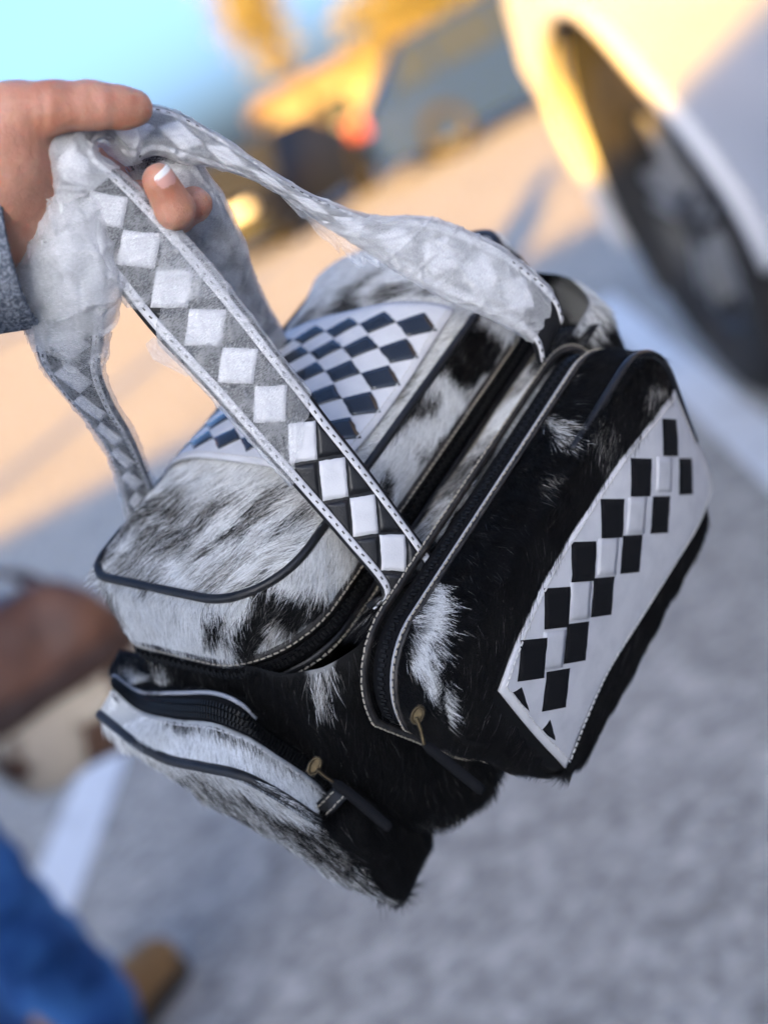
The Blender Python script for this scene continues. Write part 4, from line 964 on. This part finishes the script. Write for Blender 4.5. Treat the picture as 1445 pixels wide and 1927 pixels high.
fl = RFh.at(q, np.full_like(q, -1.03), -.001)-(w*drop*.007)[..., None]*nrm(RFh._i(RFh.h, q.ravel())).reshape(*q.shape, 3)+((fbm(np.stack([q*190, w*3, q*0], -1))-.5)*.004*w)[..., None]*nrm(CPOS-RFh.c[0])
grid("loose_edge", fl, M['tissue'], tw1, uv=np.stack([q, w*.02], -1), flip=False)
tw3 = empty("tissue_wrap", RB1.c[100], "baggy white tissue bunched around the strap below the sleeve", "tissue", "tissue wrappings on the handles")
sm = s_at(RB1, 130, 540)
wrap(tw3, RB1, .004, .004, RB1.len-.002, RB1.len-.002, seed=6, puff=.0030, over=1.08, wr=.0006)
wrap(tw3, RB1, sm-.062, sm-.052, sm+.030, sm+.014, seed=7, puff=.0075, over=1.10, wr=.0014, m='tissue_dense', bulge=lambda s: 1+.25*np.exp(-((s-sm)/.022)**2))
wrap(tw3, RB1, sm-.040, sm-.036, sm+.020, sm+.040, seed=9, puff=.0090, over=1.04, wr=.0016, bulge=lambda s: 1+.28*np.exp(-((s-sm+.004)/.018)**2))
tw4 = empty("tissue_wrap", RB2.c[100], "white tissue around the strap behind the fingers, running down behind the lid", "tissue", "tissue wrappings on the handles")
wrap(tw4, RB2, .002, .002, RB2.len-.004, RB2.len-.004, seed=8, puff=.0026, over=1.06, wr=.0006)
wrap(tw4, RB2, .004, .012, RB2.len-.012, RB2.len-.006, seed=10, puff=.0038, over=1.10, wr=.0007, m='tissue_dense')

# ================================================================== the hand that holds the bag
def skin_material():
    m = bpy.data.materials.new('skin'); m.use_nodes = True; t = m.node_tree; b = t.nodes["Principled BSDF"]; N = t.nodes.new; K = t.links.new
    tc = N("ShaderNodeTexCoord"); n = N("ShaderNodeTexNoise"); n.inputs["Scale"].default_value = 55; n.inputs["Detail"].default_value = 6; K(tc.outputs["Object"], n.inputs["Vector"])
    r = N("ShaderNodeValToRGB"); e = r.color_ramp.elements; e[0].position = .3; e[0].color = (.42, .175, .105, 1); e[1].position = .7; e[1].color = (.54, .285, .20, 1); K(n.outputs["Fac"], r.inputs[0])
    K(r.outputs[0], b.inputs["Base Color"])
    b.inputs["Roughness"].default_value = .48; b.inputs["Subsurface Weight"].default_value = 1.0; b.inputs["Subsurface Radius"].default_value = (1.0, .35, .2); b.inputs["Subsurface Scale"].default_value = .0025
    v = N("ShaderNodeTexVoronoi"); v.feature = 'DISTANCE_TO_EDGE'; v.inputs["Scale"].default_value = 900; K(tc.outputs["Object"], v.inputs["Vector"])
    n3 = N("ShaderNodeTexNoise"); n3.inputs["Scale"].default_value = 240; n3.inputs["Detail"].default_value = 5; K(tc.outputs["Object"], n3.inputs["Vector"])
    ad = N("ShaderNodeMath"); ad.operation = 'MULTIPLY_ADD'; ad.inputs[1].default_value = .35; K(v.outputs["Distance"], ad.inputs[0]); K(n3.outputs["Fac"], ad.inputs[2])
    bp = N("ShaderNodeBump"); bp.inputs["Strength"].default_value = .6; bp.inputs["Distance"].default_value = .0012; K(ad.outputs[0], bp.inputs["Height"]); K(bp.outputs[0], b.inputs["Normal"])
    return m
M['skin'] = skin_material()
M['nail'] = mat('nail', rough=.22, attr='col', spec=.5)
M['jersey'] = mat('grey_marl_jersey', (.11, .125, .155), .9, spec=.2, bump=('noise', 900, .9, .0012), mix=((.30, .32, .36), 700, .42, .58))
HB_ = P(60, 330, .605)
person = empty("person", (-.25, -.1, 0), "person in a grey sweatshirt holding the bag up by its straps", "person")
THUMB = [(-5, 300, .590, .0195), (28, 214, .583, .0122), (100, 202, .581, .0098), (175, 199, .585, .0092), (228, 203, .590, .0080), (254, 204, .592, .0072)]
FING = [[(60, 300, .632, .0135), (210, 318, .650, .0098), (330, 400, .634, .0088), (327, 392, .612, .0084), (300, 340, .6045, .0070)],
        [(60, 360, .640, .0130), (235, 345, .662, .0095), (345, 385, .655, .0082), (366, 386, .634, .0070), (371, 386, .628, .0062)],
        [(50, 400, .640, .0125), (180, 430, .656, .0092), (285, 440, .640, .0084), (290, 410, .624, .0080), (268, 372, .6165, .0064)],
        [(40, 440, .640, .0115), (140, 480, .652, .0085), (215, 490, .640, .0075), (222, 460, .628, .0068)]]
PALM = [(-90, 430, .618, .0270, -30, 390, .612, .0250), (-30, 390, .612, .0250, 20, 330, .606, .0215), (20, 330, .606, .0215, 48, 300, .628, .0150),
        (-20, 400, .615, .0235, 40, 420, .634, .0150), (-5, 300, .590, .0195, -30, 390, .612, .0250), (40, 290, .628, .0140, 36, 440, .638, .0130)]
def hand_sdf(X):
    d = np.full(X.shape[:3], 1.0)
    for a in PALM: d = smin(d, cone_d(X, P(*a[:3]), P(*a[4:7]), a[3], a[7]), .010)
    fore = cone_d(X, P(-90, 430, .618), P(-190, 478, .606), .0262, .0262); d = smin(d, fore, .01)
    th = np.full(X.shape[:3], 1.0)
    for a, b in zip(THUMB[:-1], THUMB[1:]): th = smin(th, cone_d(X, P(*a[:3]), P(*b[:3]), a[3], b[3]), .0035)
    tot = smin(d, th, .008)
    for f in FING:
        g = np.full(X.shape[:3], 1.0)
        for a, b in zip(f[:-1], f[1:]): g = smin(g, cone_d(X, P(*a[:3]), P(*b[:3]), a[3], b[3]), .003)
        tot = smin(tot, smin(d, g, .007), .0012)
    return tot
pts = np.array([P(-200, 480, .605)]+[P(*t[:3]) for t in THUMB]+[P(*q[:3]) for f in FING for q in f]+[P(-90, 430, .618)])
V, F = surface_net(hand_sdf, pts.min(0)-.032, pts.max(0)+.02, .00145)
# creases across the thumb joint, a fold at its root
def crease(V, c, d, w, dep, span):
    q = V-c; return np.exp(-((q@d)/w)**2)*np.exp(-(np.linalg.norm(q, axis=1)/span)**2)*dep
Nn = np.zeros_like(V)
fn = np.cross(V[F[:, 1]]-V[F[:, 0]], V[F[:, 2]]-V[F[:, 0]])
for k in range(4): np.add.at(Nn, F[:, k], fn)
Nn = nrm(Nn); td = nrm(P(228, 203, .590)-P(100, 202, .581))
for (u, v_, dd, dp) in ((180, 196, .581, .0007), (188, 200, .581, .0006), (172, 200, .58, .0005), (84, 215, .575, .0011), (70, 235, .573, .0006)):
    V = V-Nn*crease(V, P(u, v_, dd-.006), td, .0011, dp, .012)[:, None]
V = V+Nn*((fbm(V*140, 3, 5)-.5)*.0010)[:, None]
hand = mk("hand", V, F, M['skin'], person)
def nail(tip, back, nrm_dir, r, hw, hl, shift=(0, 0, 0)):
    a = nrm(tip-back); n_ = nrm(nrm_dir-a*(nrm_dir@a)); s = np.cross(a, n_)
    U, Vv = np.meshgrid(np.linspace(-1, 1, 17), np.linspace(-1, 1, 21))
    sq = np.clip(1-np.abs(Vv)**6*.25, 0, 1); ang = U*hw*sq
    c = tip+np.asarray(shift)
    G = c+a*(Vv*hl*(1-.12*np.abs(U)**3))[..., None]*1.0+s*(np.sin(ang)*r)[..., None]+n_*(np.cos(ang)*r-.0016*np.maximum(0, Vv)**2)[..., None]
    col = np.where((Vv > .62+.14*U*U)[..., None], np.array([.80, .77, .74]), np.array([.62, .33, .27]))
    col = np.where((Vv < -.78)[..., None], np.array([.66, .42, .36]), col)
    grid("fingernail", G, M['nail'], hand, attr=col.reshape(-1, 3), thick=.0006)
tc_ = nrm(CPOS-P(300, 340, .6))
nail(P(300, 340, .6045), P(327, 392, .612), tc_*.75+pdir(.62, -.35)*.75, .0070, 1.0, .0068, shift=nrm(P(327, 392, .612)-P(300, 340, .6045))*.0015)
nail(P(268, 372, .6165), P(290, 410, .624), tc_*.85+pdir(.5, -.3)*.5, .0064, .95, .0058, shift=nrm(P(290, 410, .624)-P(268, 372, .6165))*.0012)
# sleeve: ribbed cuff at the wrist, running back to the shoulder beside the camera
def sleeve(path, rad, m, parent, name="sleeve", rib=True):
    c = crom(np.array(path), 120); r = np.interp(np.linspace(0, 1, 120), np.linspace(0, 1, len(rad)), rad); t = frames(c)
    a = nrm(np.cross(t, [0, 0, 1.])); b = np.cross(t, a); th = np.linspace(0, 2*np.pi, 96, endpoint=False)
    s = np.r_[0, np.cumsum(np.linalg.norm(np.diff(c, axis=0), axis=1))]
    rr = r[:, None]*(1+.0*th[None])
    q = np.stack([s[:, None]*26+np.cos(th)[None]*1.1, np.sin(th)[None]*1.6+s[:, None]*8, np.cos(th)[None]*1.6+0*s[:, None]], -1)
    rr = rr+(fbm(q, 3, 3)-.5)*.018*np.clip((s[:, None]-.03)/.03, .12, 1)
    if rib: rr = rr+np.where(s[:, None] < .05, .0008*np.sin(th[None]*60), 0)+.004*np.exp(-((s[:, None]-.055)/.012)**2)
    g = c[:, None]+rr[..., None]*(np.cos(th)[None, :, None]*a[:, None]+np.sin(th)[None, :, None]*b[:, None])
    # rolled lip
    lip = np.stack([c[0]+t[0]*.010+(g[0]-c[0])*.90, c[0]-t[0]*.001+(g[0]-c[0])*.96]); g = np.vstack([lip, g])
    return grid(name, g, m, parent, True, flip=False, thick=.002)
sleeve([P(44, 462, .612), P(-90, 490, .606), P(-330, 570, .55), (-.30, .25, .86), (-.36, .12, .84), (-.34, -.08, 1.0), (-.26, -.22, 1.16)], [.0330, .0360, .042, .050, .056, .062, .075], M['jersey'], person)

# ================================================================== the other person, standing at the left with a brown bag
M['denim'] = mat('blue_denim', (.020, .075, .24), .85, spec=.2, bump=('noise', 900, .5, .002), mix=((.07, .22, .55), 6, .42, .6))
M['tan_suede'] = mat('tan_suede', (.36, .22, .10), .85, spec=.2, mix=((.26, .15, .065), 14, .4, .65))
M['sole'] = mat('dark_sole', (.03, .025, .02), .7)
M['jacket'] = mat('dark_blue_jacket', (.03, .045, .08), .85, mix=((.045, .06, .1), 8, .4, .6), bump=('noise', 400, .4, .003))
M['hair'] = mat('brown_hair', (.06, .035, .02), .6, bump=('wave', 120, .6, .004))
M['brown_leather'] = mat('brown_bag_leather', (.13, .055, .03), .5, mix=((.07, .03, .018), 14, .4, .65), bump=('noise', 160, .3, .002))
M['dark_brown_leather'] = mat('dark_brown_leather', (.04, .018, .012), .5, bump=('noise', 160, .3, .002))
M['cream_hide'] = mat('brown_and_cream_hide', (.55, .47, .36), .8, mix=((.10, .05, .028), 9, .50, .56), bump=('noise', 500, .6, .004))
def chain_sdf(segs, k=.03):
    def fn(X):
        d = np.full(X.shape[:3], 1.0)
        for a, b, ra, rb in segs: d = smin(d, cone_d(X, a, b, ra, rb), k)
        return d
    return fn
def blob(name, segs, m, parent, res=.012, k=.03, wrinkle=0.0, seed=0):
    p = np.array([x for s in segs for x in s[:2]]); r = max(max(s[2:]) for s in segs)+.03
    V, F = surface_net(chain_sdf(segs, k), p.min(0)-r, p.max(0)+r, res)
    if wrinkle:
        n = np.zeros_like(V); fn = np.cross(V[F[:, 1]]-V[F[:, 0]], V[F[:, 2]]-V[F[:, 0]])
        for q in range(4): np.add.at(n, F[:, q], fn)
        V = V+nrm(n)*((fbm(V*np.array([9, 9, 16]), 3, seed)-.5)*wrinkle)[:, None]
    return mk(name, V, F, m, parent)
PX, PY = -.86, 2.02
other = empty("person", (PX, PY, 0), "person in blue jeans and tan boots standing at the left edge, brown bag in hand", "person")
LEGA, LEGB = (-.815, 2.17), (-.82, 1.80)
blob("jeans", [((PX-.04, PY+.09, .93), (PX-.04, PY-.09, .93), .135, .135), ((PX-.03, PY+.09, .90), (-.82, 2.15, .50), .115, .082), ((-.82, 2.15, .50), (LEGA[0]+.01, LEGA[1], .075), .080, .088),
               ((PX-.03, PY-.09, .90), (-.84, 1.84, .50), .115, .082), ((-.84, 1.84, .50), (LEGB[0]+.01, LEGB[1], .075), .080, .088)], M['denim'], other, .011, .03, .055, 2)
for (x, y), yw in (((-.80, 2.165), .85), (LEGB, .2)):
    d = np.array([math.cos(yw), math.sin(yw), 0]); h0 = np.array([x, y, 0]); z = lambda v: np.array([0, 0, v])
    bt = blob("boot", [(h0-d*.05+z(.055), h0+d*.07+z(.055), .045, .045), (h0+d*.07+z(.055), h0+d*.17+z(.048), .046, .040), (h0-d*.03+z(.06), h0-d*.03+z(.17), .048, .052)], M['tan_suede'], other, .007, .02)
    blob("sole", [(h0-d*.06+z(.012), h0+d*.06+z(.012), .040, .042), (h0+d*.06+z(.012), h0+d*.18+z(.012), .044, .036)], M['sole'], bt, .007, .01)
blob("body", [((PX-.04, PY, 1.30), (PX-.03, PY, 1.50), .06, .055), ((PX-.02, PY, 1.58), (PX-.03, PY, 1.66), .080, .092), ((PX+.06, PY, 1.575), (PX+.085, PY, 1.60), .012, .009), ((-.72, 2.30, .845), (-.70, 2.32, .80), .030, .026)]
     +[((-.70+i*.012-.02, 2.31+i*.016-.03, .80), (-.675+i*.012-.02, 2.335+i*.016-.03, .765), .010, .008) for i in range(4)]+[((-.72, 2.27, .82), (-.69, 2.27, .775), .011, .009), ((-.82, 2.26, 1.02), (-.72, 2.30, .85), .035, .028)], M['skin'], other, .008, .012)
blob("hair_cap", [((PX-.05, PY, 1.63), (PX-.045, PY, 1.69), .088, .088), ((PX-.08, PY, 1.62), (PX-.10, PY, 1.50), .075, .06)], M['hair'], other, .009, .02, .012, 4)
blob("jacket", [((PX-.04, PY+.06, 1.0), (PX-.04, PY+.08, 1.36), .145, .125), ((PX-.04, PY-.06, 1.0), (PX-.04, PY-.08, 1.36), .145, .125), ((PX-.04, PY+.19, 1.40), (-.90, 2.26, 1.12), .062, .055), ((-.90, 2.26, 1.12), (-.76, 2.29, .90), .055, .045),
                ((PX-.04, PY-.19, 1.40), (-.95, 1.76, 1.12), .062, .055), ((-.95, 1.76, 1.12), (-.90, 1.75, .88), .055, .045)], M['jacket'], other, .012, .04, .025, 6)
# brown bag hanging from that hand
bb = empty("brown_bag", (-.60, 2.36, .40), "brown leather and cream hide bag hanging beside the blue jeans", "bag")
def bag_block(name, hx, hy, z0, z1, m, bulge=.02, c=(-.625, 2.36), yw=.5, taper=.0, **k):
    rows = []
    for i, z in enumerate(np.linspace(z0, z1, 14)):
        t = i/13; f = 1+taper*(t-.5); e = bulge*math.sin(math.pi*t)
        r = min(hx, hy)*.45; e2 = 1 if 0 < i < 13 else .9
        q = rrect(-hx*f*e2-e, hx*f*e2+e, -hy*f*e2-e, hy*f*e2+e, r, 64); rows.append(np.c_[c[0]+q[:, 0]*math.cos(yw)-q[:, 1]*math.sin(yw), c[1]+q[:, 0]*math.sin(yw)+q[:, 1]*math.cos(yw), np.full(64, z)])
    for z, zz in ((0, z0), (-1, z1)):
        cap = rows[z].mean(0)+(rows[z]-rows[z].mean(0))*.02
        rows = [cap]+rows if z == 0 else rows+[cap]
    g = np.stack(rows); g = g+((fbm(g*9, 2, 5)-.5)*.05)[..., None]*nrm(g-np.array([*c, .55])); g[..., 0] += (g[..., 2]-.55)*-.18
    return grid(name, g, m, bb, True, out=np.array([*c, (z0+z1)/2]), **k)
bag_block("lower_hide", .140, .075, .40, .535, M['cream_hide'], .014, taper=.05)
bag_block("dark_band", .150, .084, .525, .575, M['dark_brown_leather'], .006)
bag_block("leather_top", .142, .078, .565, .70, M['brown_leather'], .010, taper=-.35)
for s in (-1, 1):
    d = np.array([math.cos(.5), math.sin(.5), 0]); p = np.array([-math.sin(.5), math.cos(.5), 0])*.055*s; c0 = np.array([-.625, 2.36, 0])
    tube("handle", crom([c0+p-d*.08+[0, 0, .66], c0+p*.7-d*.07+[0, 0, .72], (-.69, 2.315, .79), (-.685, 2.325, .79), c0+p*.7+d*.06+[0, 0, .72], c0+p+d*.08+[0, 0, .66]], 40), .011, M['dark_brown_leather'], bb, 10, flat=.5)
